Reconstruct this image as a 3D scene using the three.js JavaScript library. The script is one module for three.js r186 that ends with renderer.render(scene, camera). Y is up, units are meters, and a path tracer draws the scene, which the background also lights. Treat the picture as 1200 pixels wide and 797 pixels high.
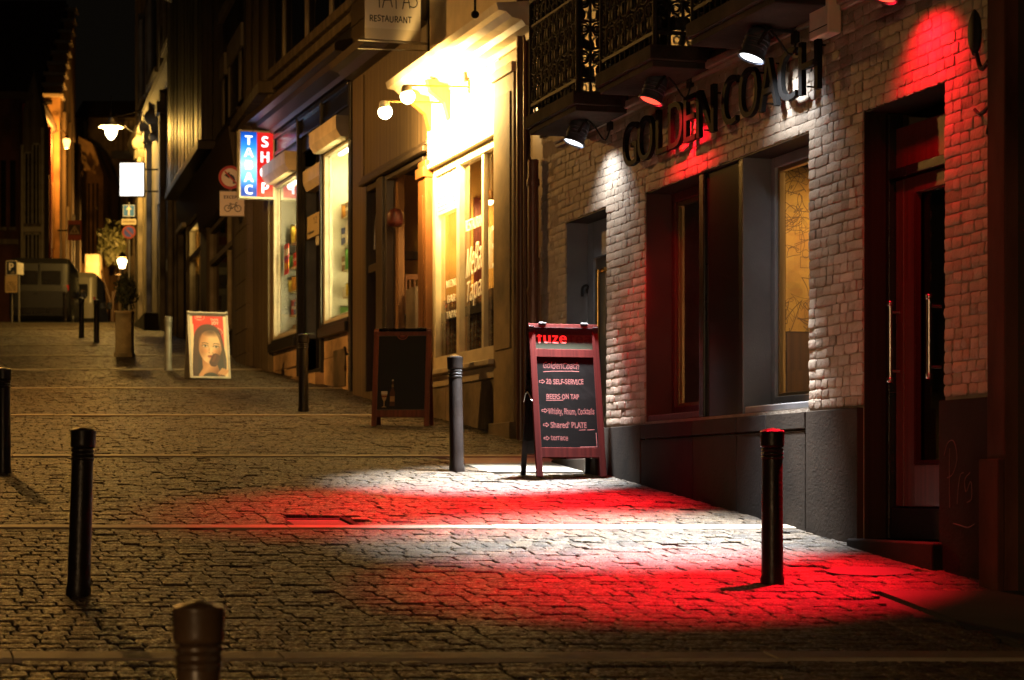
import * as THREE from 'three';
import { FontLoader } from 'three/addons/loaders/FontLoader.js';
import { TextGeometry } from 'three/addons/geometries/TextGeometry.js';
import { RoundedBoxGeometry } from 'three/addons/geometries/RoundedBoxGeometry.js';
import { mergeGeometries } from 'three/addons/utils/BufferGeometryUtils.js';
import { RectAreaLightUniformsLib } from 'three/addons/lights/RectAreaLightUniformsLib.js';

// ------------------------------------------------------------------ camera, sky, exposure
RectAreaLightUniformsLib.init();
const scene = new THREE.Scene();
const EYE = 1.785, FL = 2600, VH = 573;            // eye height (m), focal length and horizon row of a 1200 x 797 picture
const camera = new THREE.PerspectiveCamera(2 * Math.atan(398.5 / FL) * 180 / Math.PI, 1200 / 797, 0.1, 600);
camera.position.set(0, EYE, 0);
camera.setViewOffset(1200, 797, 0, 398.5 - VH, 1200, 797);
camera.focus = 16;
camera.userData.fStop = 4;
const renderer = new THREE.WebGLRenderer({ antialias: true });
renderer.toneMapping = THREE.LinearToneMapping;
renderer.toneMappingExposure = 1.0;
renderer.shadowMap.enabled = true;
{ // night sky: almost black, a little warmer towards the horizon
  const w = 8, h = 32, px = new Float32Array(w * h * 4);
  for (let j = 0; j < h; j++) for (let i = 0; i < w; i++) {
    const up = Math.max(0, (j + 0.5) / h * 2 - 1), k = 0.0009 + 0.0022 * Math.exp(-up * 5);
    px.set([k * 1.25, k * 0.95, k * 0.62, 1], (j * w + i) * 4);
  }
  const sky = new THREE.DataTexture(px, w, h, THREE.RGBAFormat, THREE.FloatType);
  sky.mapping = THREE.EquirectangularReflectionMapping; sky.magFilter = THREE.LinearFilter; sky.needsUpdate = true;
  scene.background = sky; scene.environment = sky;
}
// lamps: colours and strengths (candela) in one place; the lights themselves are made with their lamps
const SODIUM = [1, 0.47, 0.09], WARM = [1, 0.61, 0.19], PALE = [1, 0.56, 0.11], STREET = [1, 0.46, 0.09];
const POWER = { hanging: 105, post: 92, behind: 260, far: 130, gable: 80, tapas: 135, spotRed: 860, spotWhite: 900, spillRed: 9, spillWhite: 4.2, sideRed: 46 };

// ------------------------------------------------------------------ random, noise, textures
let seed = 20240611;
const rnd = () => { seed = (seed + 0x6d2b79f5) | 0; let t = Math.imul(seed ^ (seed >>> 15), 1 | seed); t = (t + Math.imul(t ^ (t >>> 7), 61 | t)) ^ t; return ((t ^ (t >>> 14)) >>> 0) / 4294967296; };
const rr = (a, b) => a + (b - a) * rnd();
const clamp = (x, a, b) => Math.min(b, Math.max(a, x));
const lattice = (n) => { const g = new Float32Array(n * n); for (let i = 0; i < n * n; i++) g[i] = rnd(); return g; };
function fbm(size, cells, octaves, gain = 0.5) {       // tileable value noise, 0..1
  const out = new Float32Array(size * size); let amp = 1, total = 0;
  for (let o = 0, n = cells; o < octaves && n <= size; o++, n *= 2, amp *= gain) {
    const g = lattice(n); total += amp;
    for (let y = 0; y < size; y++) for (let x = 0; x < size; x++) {
      const fx = x / size * n, fy = y / size * n, x0 = Math.floor(fx), y0 = Math.floor(fy);
      let a = fx - x0, b = fy - y0; a = a * a * (3 - 2 * a); b = b * b * (3 - 2 * b);
      const x1 = (x0 + 1) % n, y1 = (y0 + 1) % n;
      out[y * size + x] += amp * ((g[y0 * n + x0] * (1 - a) + g[y0 * n + x1] * a) * (1 - b) + (g[y1 * n + x0] * (1 - a) + g[y1 * n + x1] * a) * b);
    }
  }
  for (let i = 0; i < out.length; i++) out[i] /= total;
  return out;
}
function texFrom(field, size, fn, srgb = false) {
  const px = new Uint8Array(size * size * 4);
  for (let i = 0; i < size * size; i++) { const c = fn(field[i], i % size, Math.floor(i / size)); px.set([c[0] * 255, c[1] * 255, c[2] * 255, 255].map((v) => clamp(v, 0, 255)), i * 4); }
  const t = new THREE.DataTexture(px, size, size); t.wrapS = t.wrapT = THREE.RepeatWrapping; t.magFilter = THREE.LinearFilter; t.needsUpdate = true;
  if (srgb) t.colorSpace = THREE.SRGBColorSpace;
  return t;
}
const grey = (v) => [v, v, v];
const F1 = fbm(256, 8, 5, 0.6), F2 = fbm(256, 4, 6, 0.55), F3 = fbm(256, 32, 3, 0.6), F4 = fbm(256, 3, 7, 0.6);
const T = {
  blotch: texFrom(F2, 256, (v) => grey(0.62 + 0.76 * (v - 0.28))),
  strong: texFrom(F4, 256, (v) => grey(clamp(0.25 + 1.5 * (v - 0.25), 0.2, 1))),
  grain: texFrom(F3, 256, grey),
  rough: texFrom(F1, 256, grey),
  pores: texFrom(F1, 256, (v) => grey(clamp(1.6 * v - 0.3, 0, 1))),
  speck: texFrom(F4, 256, (v, x, y) => grey(clamp((0.3 + 1.3 * (v - 0.25)) * (0.62 + 0.9 * (F3[y * 256 + x] - 0.25)), 0.12, 1))),
  speckR: texFrom(F1, 256, (v) => grey(clamp(0.55 + 1.5 * (v - 0.42), 0.35, 1))),
  wood: texFrom(F3, 256, (v, x, y) => grey(clamp(0.55 + 0.5 * (F1[(Math.floor(y / 12) % 256) * 256 + x] - 0.4) + 0.35 * (F3[(Math.floor(y / 24) % 256) * 256 + x] - 0.4), 0, 1))),
  streak: texFrom(F2, 256, (v, x, y) => grey(clamp(0.5 + 0.9 * (F1[(Math.floor(y / 20) % 256) * 256 + x] - 0.42) + 0.5 * (v - 0.45), 0.1, 1))),
};
const rep = (t, sx, sy = sx) => { const c = t.clone(); c.repeat.set(1 / sx, 1 / sy); c.wrapS = c.wrapT = THREE.RepeatWrapping; c.needsUpdate = true; return c; };
function mat(name, color, roughness, o = {}) {
  const { map, size = 1.2, bump, bsize = 0.3, bscale = 0.003, rmap, rsize = 0.7, ...rest } = o;
  const m = new THREE.MeshPhysicalMaterial({ roughness, ...rest });
  m.name = name; m.color.setRGB(...color);
  if (map) m.map = Array.isArray(size) ? rep(T[map], ...size) : rep(T[map], size);
  if (bump) { m.bumpMap = rep(T[bump], bsize); m.bumpScale = bscale; }
  if (rmap) m.roughnessMap = rep(T[rmap], rsize);
  return m;
}
function glow(name, rgb, strength) {
  const m = new THREE.MeshStandardMaterial({ roughness: 0.6 }); m.name = name; m.color.setRGB(0.02, 0.02, 0.02);
  m.emissive.setRGB(...rgb); m.emissiveIntensity = strength; return m;
}
function canvasTex(w, h, draw) {
  const c = document.createElement('canvas'); c.width = w; c.height = h;
  draw(c.getContext('2d'), w, h);
  const t = new THREE.CanvasTexture(c); t.colorSpace = THREE.SRGBColorSpace; t.magFilter = THREE.LinearFilter; return t;
}
function printMat(name, tex, roughness = 0.6, extra = {}) { const m = new THREE.MeshPhysicalMaterial({ map: tex, roughness, ...extra }); m.name = name; return m; }
const pane = (name, tint = [1, 1, 1]) => { const m = new THREE.MeshPhysicalMaterial({ transmission: 1, thickness: 0, roughness: 0.0, ior: 1.5 }); m.name = name; m.color.setRGB(...tint); return m; };

const M = {
  sett: mat('sett stone', [0.088, 0.060, 0.034], 0.85, { map: 'speck', size: 0.3, bump: 'pores', bsize: 0.085, bscale: 0.011, rmap: 'speckR', rsize: 0.17, specularIntensity: 0.6, vertexColors: true }),
  bed: mat('joint sand', [0.03, 0.026, 0.021], 0.95, { map: 'blotch', size: 0.8, bump: 'rough', bsize: 0.25, bscale: 0.01 }),
  strip: mat('dressed blue stone', [0.24, 0.185, 0.125], 0.6, { map: 'blotch', size: 0.8, bump: 'grain', bsize: 0.3, bscale: 0.002 }),
  slab: mat('pavement slab', [0.04, 0.032, 0.024], 0.95, { map: 'blotch', size: 1.1, bump: 'grain', bsize: 0.3, bscale: 0.002 }),
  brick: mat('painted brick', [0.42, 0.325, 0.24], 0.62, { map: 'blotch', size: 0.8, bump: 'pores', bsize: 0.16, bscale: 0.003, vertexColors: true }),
  mortar: mat('painted mortar', [0.38, 0.295, 0.22], 0.85, { map: 'blotch', size: 0.6, bump: 'rough', bsize: 0.2, bscale: 0.006 }),
  plinth: mat('grey plinth stone', [0.042, 0.029, 0.019], 0.95, { specularIntensity: 0.3, map: 'strong', size: [1.6, 2.2], bump: 'grain', bsize: 0.4, bscale: 0.0015 }),
  plinthDark: mat('dark plinth stone', [0.024, 0.018, 0.015], 0.95, { specularIntensity: 0.3, map: 'strong', size: [1.6, 2.2], bump: 'grain', bsize: 0.4, bscale: 0.0015 }),
  jamb: mat('grey painted jamb', [0.13, 0.13, 0.135], 0.7, { map: 'blotch', size: 1.5, bump: 'grain', bsize: 0.3, bscale: 0.001 }),
  darkWood: mat('dark stained timber', [0.03, 0.02, 0.015], 0.55, { specularIntensity: 0.35, map: 'wood', size: [0.25, 1.6] }),
  blackPaint: mat('black gloss paint', [0.012, 0.011, 0.011], 0.22, { specularIntensity: 0.6, map: 'blotch', size: 0.9, bump: 'grain', bsize: 0.5, bscale: 0.0006 }),
  greyFrame: mat('grey window frame', [0.17, 0.17, 0.175], 0.4, { map: 'blotch', size: 0.8 }),
  redBrown: mat('red brown door timber', [0.13, 0.028, 0.02], 0.45, { specularIntensity: 0.5, map: 'wood', size: [0.25, 1.6] }),
  steel: mat('brushed steel', [0.5, 0.48, 0.45], 0.3, { metalness: 1 }),
  brass: mat('polished brass', [0.72, 0.5, 0.2], 0.25, { metalness: 1 }),
  iron: mat('cast iron', [0.018, 0.015, 0.013], 0.6, { specularIntensity: 0.4, map: 'blotch', size: 0.4, bump: 'grain', bsize: 0.15, bscale: 0.001 }),
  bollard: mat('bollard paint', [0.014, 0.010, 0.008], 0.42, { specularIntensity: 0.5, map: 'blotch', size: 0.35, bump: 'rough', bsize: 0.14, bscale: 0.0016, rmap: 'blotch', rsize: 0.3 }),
  bollardBrown: mat('front lit brown bollard paint', [0.085, 0.048, 0.022], 0.4, { map: 'blotch', size: 0.35, bump: 'rough', bsize: 0.14, bscale: 0.001, rmap: 'blotch', rsize: 0.3 }),  // brown lightened so the colour carries some front light
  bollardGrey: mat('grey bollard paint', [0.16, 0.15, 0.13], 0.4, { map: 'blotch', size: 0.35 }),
  balconyStone: mat('balcony stone', [0.065, 0.05, 0.038], 0.85, { specularIntensity: 0.3, map: 'strong', size: 1.3, bump: 'rough', bsize: 0.3, bscale: 0.004 }),
  letter: mat('letter metal', [0.008, 0.0075, 0.0075], 0.7, { specularIntensity: 0.25, map: 'blotch', size: 0.3 }),
  spotBody: mat('spotlight housing', [0.05, 0.055, 0.075], 0.45),
  cream: mat('cream paint', [0.66, 0.52, 0.32], 0.55, { map: 'blotch', size: 1.7, bump: 'grain', bsize: 0.5, bscale: 0.001 }),
  creamLight: mat('pale cream paint', [0.74, 0.64, 0.45], 0.5, { map: 'blotch', size: 1.4 }),
  ochre: mat('ochre base paint', [0.40, 0.28, 0.13], 0.7, { map: 'strong', size: 1.6, bump: 'rough', bsize: 0.3, bscale: 0.002 }),
  baseStone: mat('restaurant base stone', [0.30, 0.22, 0.13], 0.75, { map: 'strong', size: 1.2, bump: 'rough', bsize: 0.3, bscale: 0.004 }),
  orangeWood: mat('varnished orange timber', [0.32, 0.13, 0.04], 0.35, { map: 'wood', size: [0.22, 1.4] }),
  brownPanel: mat('brown streaked panel', [0.17, 0.115, 0.06], 0.5, { map: 'streak', size: [0.5, 3.2], bump: 'grain', bsize: 0.4, bscale: 0.001 }),
  brownFrame: mat('brown shop frame', [0.075, 0.05, 0.03], 0.45, { map: 'wood', size: [0.3, 1.8] }),
  gutterBrown: mat('brown downpipe paint', [0.13, 0.05, 0.025], 0.35),
  tabacDark: mat('near black shop timber', [0.028, 0.024, 0.02], 0.38, { map: 'wood', size: [0.3, 1.8] }),
  tabacTrim: mat('pale window trim', [0.6, 0.56, 0.47], 0.45, { map: 'blotch', size: 0.7 }),
  shutterBox: mat('cream shutter box', [0.76, 0.64, 0.5], 0.5, { map: 'blotch', size: 1.1 }),
  peach: mat('peach painted base', [0.58, 0.38, 0.22], 0.75, { map: 'strong', size: 1.8, bump: 'rough', bsize: 0.3, bscale: 0.003 }),
  hatch: mat('rusty cellar hatch', [0.12, 0.085, 0.05], 0.6, { map: 'strong', size: 0.7, bump: 'rough', bsize: 0.2, bscale: 0.002 }),
  brownStone: mat('brown sooty stone', [0.20, 0.15, 0.09], 0.8, { map: 'streak', size: [1.1, 4], bump: 'rough', bsize: 0.4, bscale: 0.006 }),
  darkStone: mat('dark render', [0.06, 0.043, 0.026], 0.85, { map: 'strong', size: [2.2, 3], bump: 'rough', bsize: 0.4, bscale: 0.004 }),  // dark base colour, mottled at random
  paleStone: mat('pale lime stone', [0.33, 0.275, 0.19], 0.8, { map: 'strong', size: 2, bump: 'rough', bsize: 0.4, bscale: 0.005 }),
  paleTrim: mat('pale window trim stone', [0.40, 0.34, 0.25], 0.75, { map: 'blotch', size: 0.9 }),
  boards: mat('weathered board', [0.085, 0.058, 0.028], 0.42, { map: 'streak', size: [0.35, 2.2], bump: 'grain', bsize: 0.3, bscale: 0.002 }),
  roofTile: mat('clay roof tile', [0.09, 0.06, 0.045], 0.7, { map: 'blotch', size: 1 }),
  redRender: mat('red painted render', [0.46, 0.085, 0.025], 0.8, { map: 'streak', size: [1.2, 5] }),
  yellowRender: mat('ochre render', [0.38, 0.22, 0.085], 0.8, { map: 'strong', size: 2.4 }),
  interiorDark: mat('dim room wall', [0.10, 0.075, 0.05], 0.9, { map: 'blotch', size: 1.5 }),
  interiorWarm: mat('warm room wall', [0.5, 0.29, 0.08], 0.9, { map: 'blotch', size: 1.8 }),
  interiorWhite: mat('white shop wall', [0.78, 0.76, 0.66], 0.8, { map: 'blotch', size: 1.8 }),
  shelf: mat('pale shelf board', [0.62, 0.58, 0.42], 0.5),
  curtain: mat('amber curtain cloth', [0.66, 0.42, 0.16], 0.95, { transmission: 0.4, thickness: 0 }),
  glass: pane('clear window glass'),
  glassDim: pane('tinted window glass', [0.62, 0.58, 0.5]),
  black: mat('black chalk surface', [0.012, 0.012, 0.011], 0.55),
  redFrame: mat('red stained frame', [0.055, 0.008, 0.006], 0.95, { specularIntensity: 0.1, map: 'wood', size: [0.2, 1.2] }),
  maroon: mat('mahogany frame', [0.30, 0.075, 0.04], 0.4, { map: 'wood', size: [0.2, 1.2] }),
  white: mat('white enamel', [0.72, 0.69, 0.62], 0.4, { map: 'blotch', size: 0.6 }),
  galv: mat('galvanised post', [0.2, 0.185, 0.165], 0.55, { metalness: 0.6 }),
  rubber: mat('tyre rubber', [0.012, 0.012, 0.012], 0.8),
  leaf: mat('dark leaf', [0.045, 0.05, 0.018], 0.6, { side: THREE.DoubleSide }),
  soil: mat('potting soil', [0.03, 0.022, 0.015], 0.95),
};

// ------------------------------------------------------------------ geometry helpers
const clean = (g) => { const n = g.index ? g.toNonIndexed() : g.clone(); for (const k of Object.keys(n.attributes)) if (!['position', 'normal', 'uv', 'color'].includes(k)) n.deleteAttribute(k); return n; };
function boxUV(g) {                                    // uv in metres from the dominant axis of each face
  const p = g.attributes.position, n = g.attributes.normal, uv = new Float32Array(p.count * 2);
  for (let i = 0; i < p.count; i++) {
    const ax = Math.abs(n.getX(i)), ay = Math.abs(n.getY(i)), az = Math.abs(n.getZ(i));
    if (ay >= ax && ay >= az) uv.set([p.getX(i), p.getZ(i)], i * 2); else if (ax >= az) uv.set([p.getZ(i), p.getY(i)], i * 2); else uv.set([p.getX(i), p.getY(i)], i * 2);
  }
  g.setAttribute('uv', new THREE.BufferAttribute(uv, 2)); return g;
}
function join(geos, keepUV = false) {
  const list = (Array.isArray(geos) ? geos : [geos]).map(clean);
  for (const g of list) { g.deleteAttribute('color'); if (!g.attributes.normal) g.computeVertexNormals(); }
  const g = list.length > 1 ? mergeGeometries(list) : list[0];
  return keepUV ? g : boxUV(g);
}
function box(x0, x1, y0, y1, z0, z1, bevel = 0) {
  const w = Math.abs(x1 - x0), h = Math.abs(y1 - y0), d = Math.abs(z1 - z0), r = Math.min(bevel, w / 2.2, h / 2.2, d / 2.2);
  const g = r > 0.0005 ? new RoundedBoxGeometry(w, h, d, 1, r) : new THREE.BoxGeometry(w, h, d);
  return g.translate((x0 + x1) / 2, (y0 + y1) / 2, (z0 + z1) / 2);
}
const V = (x, y, z) => new THREE.Vector3(x, y, z);
function rod(a, b, r, seg = 8, r2 = r) {
  const A = V(...a), B = V(...b), len = A.distanceTo(B), g = new THREE.CylinderGeometry(r2, r, len, seg);
  return g.translate(0, len / 2, 0).applyQuaternion(new THREE.Quaternion().setFromUnitVectors(V(0, 1, 0), B.clone().sub(A).normalize())).translate(...a);
}
function tube(pts, r, seg = 16, rad = 6) { return new THREE.TubeGeometry(new THREE.CatmullRomCurve3(pts.map((p) => V(...p))), seg, r, rad, false); }
const lathe = (pts, seg = 24) => new THREE.LatheGeometry(pts.map((p) => new THREE.Vector2(...p)), seg);
function profile(pts, x0, x1) {                        // a (z, y) outline swept along x
  const g = new THREE.ExtrudeGeometry(new THREE.Shape(pts.map((p) => new THREE.Vector2(-p[0], p[1]))), { depth: x1 - x0, bevelEnabled: false });
  return g.rotateY(Math.PI / 2).translate(x0, 0, 0);
}
const used = new Map();
function numbered(name) { const k = used.get(name) ?? 0; used.set(name, k + 1); return k ? name + '_' + String(k).padStart(3, '0') : name; }
function mesh(g, m) { const o = new THREE.Mesh(g, m); o.castShadow = o.receiveShadow = true; return o; }
function part(name, geos, m, parent, keepUV = false) { const o = mesh(join(geos, keepUV), m); o.name = name; parent.add(o); return o; }
function thing(name, label, category, pos = [0, 0, 0], turn = 0, group) {
  const o = new THREE.Group(); o.name = numbered(name); scene.add(o);
  o.position.set(...pos); o.rotation.y = turn; o.userData = { label, category }; if (group) o.userData.group = group; return o;
}
function copyOf(o, label, pos, turn = o.rotation.y) {
  const c = o.clone(); c.name = numbered(o.name.replace(/_\d{3}$/, '')); c.userData = { ...o.userData, label }; c.position.set(...pos); c.rotation.y = turn; scene.add(c); return c;
}

// the lie of the land: d is the distance in front of the camera; the street climbs about 10 % to a crest, then levels
const CREST = 64;
const G = (d) => d < CREST ? 0.1031 * d : 0.1031 * CREST + 0.02 * (d - CREST);
const wallX = (d) => d < 21.2 ? 6.327 - 0.298 * d : d < 29.4 ? 6.994 - 0.31 * d : d < 35.4 ? 7.546 - 0.32 * d : 4.704 - 0.24 * d;
const at = (u, v, d) => V((u - 600) / FL * d, EYE + (VH - v) / FL * d, -d);
const ground = (u, v) => { const d = 4640 / (v - 305); return [(u - 600) / FL * d, G(d), -d]; };

class Facade {                                          // a straight street front: x = a - b d, from distance dFar to dNear; s runs along it towards the camera, n out of the wall
  constructor(a, b, dFar, dNear) { Object.assign(this, { a, b, dFar, dNear, L: Math.hypot(1, b), c: Math.cos(Math.atan(b)), si: Math.sin(Math.atan(b)) }); this.turn = -(Math.PI / 2 - Math.atan(b)); this.len = (dFar - dNear) * this.L; this.base = G(dNear); }
  dw(u, n = 0) { const k = (u - 600) / FL; return (this.a - n * this.c + k * n * this.si) / (this.b + k); }
  s(u, n = 0) { return (this.dFar - this.dw(u, n)) * this.L; }
  y(u, v, n = 0) { return EYE + (VH - v) / FL * (this.dw(u, n) - n * this.si) - this.base; }        // heights are counted from the base
  h(y) { return y - this.base; }
  n(u, s) { const dw = this.dFar - s / this.L, k = (u - 600) / FL; return (this.a - this.b * dw - k * dw) / (this.c - k * this.si); }            // how far behind the front a sight line meets the cross wall at s
  yn(u, v, s) { const n = this.n(u, s); return EYE + (VH - v) / FL * (this.dFar - s / this.L - n * this.si) - this.base; }
  g(s) { return G(this.dFar - s / this.L) - this.base; }                                            // the ground at s
  world(s, y, n = 0) { const d = this.dFar - s / this.L; return [this.a - this.b * d - n * this.c, y + this.base, -(d - n * this.si)]; }
  thing(name, label, category) { return thing(name, label, category, this.world(0, 0, 0), this.turn); }
  wall(s0, s1, y0, y1, thick, holes = []) {
    const sh = new THREE.Shape([[s0, y0], [s1, y0], [s1, y1], [s0, y1]].map((p) => new THREE.Vector2(...p)));
    for (const [a, b, c, d] of holes) sh.holes.push(new THREE.Path([[a, c], [a, d], [b, d], [b, c]].map((p) => new THREE.Vector2(...p))));
    return new THREE.ExtrudeGeometry(sh, { depth: thick, bevelEnabled: false }).translate(0, 0, -thick);
  }
  shell(s0, s1, y0, y1, front, deep, t = 0.15) {        // side walls, back wall, floor and roof behind a front wall
    return [box(s0, s0 + t, y0, y1, -deep, -front), box(s1 - t, s1, y0, y1, -deep, -front), box(s0 + t, s1 - t, y0, y1, -deep, -deep + t), box(s0 + t, s1 - t, y1 - t, y1, -deep + t, -front), box(s0 + t, s1 - t, y0, y0 + t, -deep + t, -front)];
  }
}

// a stone or brick: a lumpy, rounded face of w x h standing t proud; the outline may be sheared
function pillow(w, h, t, nx, ny, o = {}) {
  const { rag = 0.004, dome = 0.004, lump = 0.002, round = 0.12, shear = 0, tiltX = 0, tiltY = 0, tone = 1, rim = 0.012 } = o;
  const pos = [], idx = [], uv = [], col = [], u0 = rnd() * 9, v0 = rnd() * 9, at2 = (i, j) => j * (nx + 1) + i;
  const cr = [0, 1, 2, 3].map(() => round * (0.4 + rnd())), grid = (n, size) => { const k = Math.min(0.5, rim * 2 / size), g = []; for (let i = 0; i <= n; i++) g.push(i === 0 ? -1 : i === n ? 1 : n > 2 ? (-1 + k) + (2 - 2 * k) * (i - 1) / (n - 2) : 0); return g; };
  const gx = grid(nx, w), gy = grid(ny, h);
  for (let j = 0; j <= ny; j++) for (let i = 0; i <= nx; i++) {
    const a = gx[i], b = gy[j], edge = i === 0 || i === nx || j === 0 || j === ny, corner = (i === 0 || i === nx) && (j === 0 || j === ny);
    let x = a * w / 2, y = b * h / 2; const k = corner ? cr[(a > 0 ? 1 : 0) + (b > 0 ? 2 : 0)] * Math.min(w, h) * 0.4 : 0;
    if (corner) { x -= Math.sign(a) * k; y -= Math.sign(b) * k; }
    x += rr(-rag, rag) * (edge ? 1 : 0.7); y += rr(-rag, rag) * (edge ? 1 : 0.7);
    const z = t - (edge ? rr(0.6, 1.4) * dome : 0) - (corner ? dome * 0.6 : 0) + rr(-lump, lump) + tiltX * x + tiltY * y;
    pos.push(x + shear * y, y, z); uv.push(u0 + x, v0 + y); col.push(tone, tone, tone);
  }
  for (let j = 0; j < ny; j++) for (let i = 0; i < nx; i++) { const a = at2(i, j), b = at2(i + 1, j), c = at2(i + 1, j + 1), d = at2(i, j + 1); if ((i + j) & 1) idx.push(a, b, c, a, c, d); else idx.push(a, b, d, b, c, d); }
  const ring = []; for (let i = 0; i < nx; i++) ring.push(at2(i, 0)); for (let j = 0; j < ny; j++) ring.push(at2(nx, j)); for (let i = nx; i > 0; i--) ring.push(at2(i, ny)); for (let j = ny; j > 0; j--) ring.push(at2(0, j));
  const first = pos.length / 3, n = ring.length;
  for (const k of [0, 1]) for (const r of ring) { pos.push(pos[r * 3] * (k ? 1.02 : 1), pos[r * 3 + 1] * (k ? 1.02 : 1), k ? 0 : pos[r * 3 + 2]); uv.push(uv[r * 2], uv[r * 2 + 1] + 0.02 * k); col.push(tone, tone, tone); }
  for (let k = 0; k < n; k++) { const q = (k + 1) % n, a = first + k, b = first + q, c = first + n + k, d = first + n + q; idx.push(a, c, d, a, d, b); }
  return { pos, idx, uv, col };
}
function pillowGeo(p) { const g = new THREE.BufferGeometry(); g.setAttribute('position', new THREE.Float32BufferAttribute(p.pos, 3)); g.setAttribute('uv', new THREE.Float32BufferAttribute(p.uv, 2)); g.setAttribute('color', new THREE.Float32BufferAttribute(p.col, 3)); g.setIndex(p.idx); g.computeVertexNormals(); return g; }
class Heap {                                            // many pillows joined into one indexed geometry
  constructor() { this.pos = []; this.idx = []; this.uv = []; this.col = []; }
  add(p, place) { const n = this.pos.length / 3; for (let i = 0; i < p.pos.length; i += 3) { const q = place(p.pos[i], p.pos[i + 1], p.pos[i + 2]); this.pos.push(q[0], q[1], q[2]); } for (const k of p.idx) this.idx.push(n + k); for (const k of p.uv) this.uv.push(k); for (const k of p.col) this.col.push(k); }
  geo() { return pillowGeo(this); }
}

// ------------------------------------------------------------------ the street
const GC = new Facade(6.327, 0.298, 20.29, 8.4);         // the pub's front
const STRIPS = [9.98, 14.82, 20.2, 25.5, 30.9, 36.2, 41.4, 46.6, 52, 57.4];
{
  const street = new THREE.Group(); street.name = 'street'; street.userData = { kind: 'structure', label: 'sloping cobbled street of small grey setts crossed by dressed stone strips' }; scene.add(street);
  { // the bed below the setts, and the plain carriageway beyond them: one sheet, bent at the crest
    const xs = [-90, -30, -14, -8, -4, 0, 4, 12, 40, 90], ds = [-60, -8, 0, 8, 16, 24, 32, 40, 47.2, 52, 58, 61, 62.95, 63, 64, 68, 80, 110, 200], p = [], uv = [], ix = [];
    for (const d of ds) for (const x of xs) { p.push(x, G(d) - (d > 62.97 ? 0.004 : 0.0225), -d); uv.push(x, d); }
    for (let j = 0; j < ds.length - 1; j++) for (let i = 0; i < xs.length - 1; i++) { const a = j * xs.length + i, b = a + 1, c = a + xs.length, e = c + 1; ix.push(a, b, e, a, e, c); }
    const g = new THREE.BufferGeometry(); g.setAttribute('position', new THREE.Float32BufferAttribute(p, 3)); g.setAttribute('uv', new THREE.Float32BufferAttribute(uv, 2)); g.setIndex(ix); g.computeVertexNormals();
    const o = mesh(g, M.bed); o.name = 'street_bed'; street.add(o);
  }
  const DRAIN = { x0: -1.52, x1: -1.12, d0: 14.91, d1: 15.45 };
  const inSlab = (x, d) => (d > 10.25 && d < 12.0 && x > 1.95 + 0 && x > 2.35 - 0.298 * (d - 10.25) - 0.02) || (d > 18.6 && d < 20.05 && x > -0.28 - 0.298 * (d - 18.9)) || (x > DRAIN.x0 - 0.07 && x < DRAIN.x1 + 0.07 && d > DRAIN.d0 - 0.04 && d < DRAIN.d1 + 0.09) || Math.hypot((x - 2.05) / 0.27, (d - 12.72) / 0.2) < 1;
  // setts: rows lie between the strips, their joints run with the street
  const field = new Heap(), near = [];
  const rows = []; let bounds = [6.6, ...STRIPS, 62.9];
  for (let k = 0; k < bounds.length - 1; k++) {
    const a = bounds[k] + (k ? 0.095 : 0), b = bounds[k + 1] - (k < bounds.length - 2 ? 0.095 : 0), n = Math.round((b - a) / 0.126);
    let cuts = [a]; for (let i = 1; i < n; i++) cuts.push(a + (b - a) * i / n + rr(-0.012, 0.012)); cuts.push(b);
    for (let i = 0; i < n; i++) rows.push([cuts[i], cuts[i + 1]]);
  }
  for (const [d0, d1] of rows) {
    const dc = (d0 + d1) / 2, left = -0.245 * dc - (dc > 47 ? 0.3 : 1.2), right = Math.min(0.245 * dc + 1.0, wallX(dc) + 0.05), far = dc > 24, off = -0.298 * dc;
    let x = left + rr(0, 0.2); const seam = 2.62;                                // a straight seam runs along the street here
    while (x < right) {
      let w = rnd() < 0.18 ? rr(0.17, 0.235) : rr(0.09, 0.165); const q = x - off; if (q < seam && q + w > seam - 0.06) w = Math.max(0.08, seam - q);
      const q2 = 5.1; if (q < q2 && q + w > q2 - 0.06) w = Math.max(0.08, q2 - q);
      const xc = x + w / 2; x += w;
      if (inSlab(xc, dc)) continue;
      const gap = rr(0.004, 0.013), sunk = rnd() < 0.05 ? -0.007 : 0, cart = Math.abs(q - seam) < 0.14 ? -0.006 : 0;
      const p = pillow(w - gap, d1 - d0 - gap * (dc < 18 ? 1.25 : 1), 0.06 + rr(-0.003, 0.0035) + sunk + cart, far ? 3 : 4, far ? 3 : 4, { rag: 0.0035, dome: 0.0045, lump: 0.0008, round: 0.45, rim: 0.010, shear: -0.298, tiltX: rr(-0.025, 0.025), tiltY: rr(-0.03, 0.03), tone: rr(0.6, 1.3) * (rnd() < 0.08 ? 1.35 : 1) });
      if (Math.abs(xc) < 0.236 * dc && dc > 9.3 && near.length < 300) near.push([xc, dc, p]);
      else field.add(p, (px, py, pz) => [xc + px, G(dc + py) - 0.06 + pz, -(dc + py)]);
    }
  }
  for (const [xc, dc, p] of near) {
    for (let i = 0; i < p.pos.length; i += 3) { const [px, py, pz] = p.pos.slice(i, i + 3); p.pos[i] = px; p.pos[i + 1] = 0.1031 * py + pz; p.pos[i + 2] = -py; }
    const o = mesh(pillowGeo(p), M.sett); o.name = numbered('sett'); o.position.set(xc, G(dc) - 0.06, -dc); street.add(o);
  }
  { const o = mesh(field.geo(), M.sett); o.name = 'sett_field'; o.userData = { kind: 'stuff' }; street.add(o); }
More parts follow.
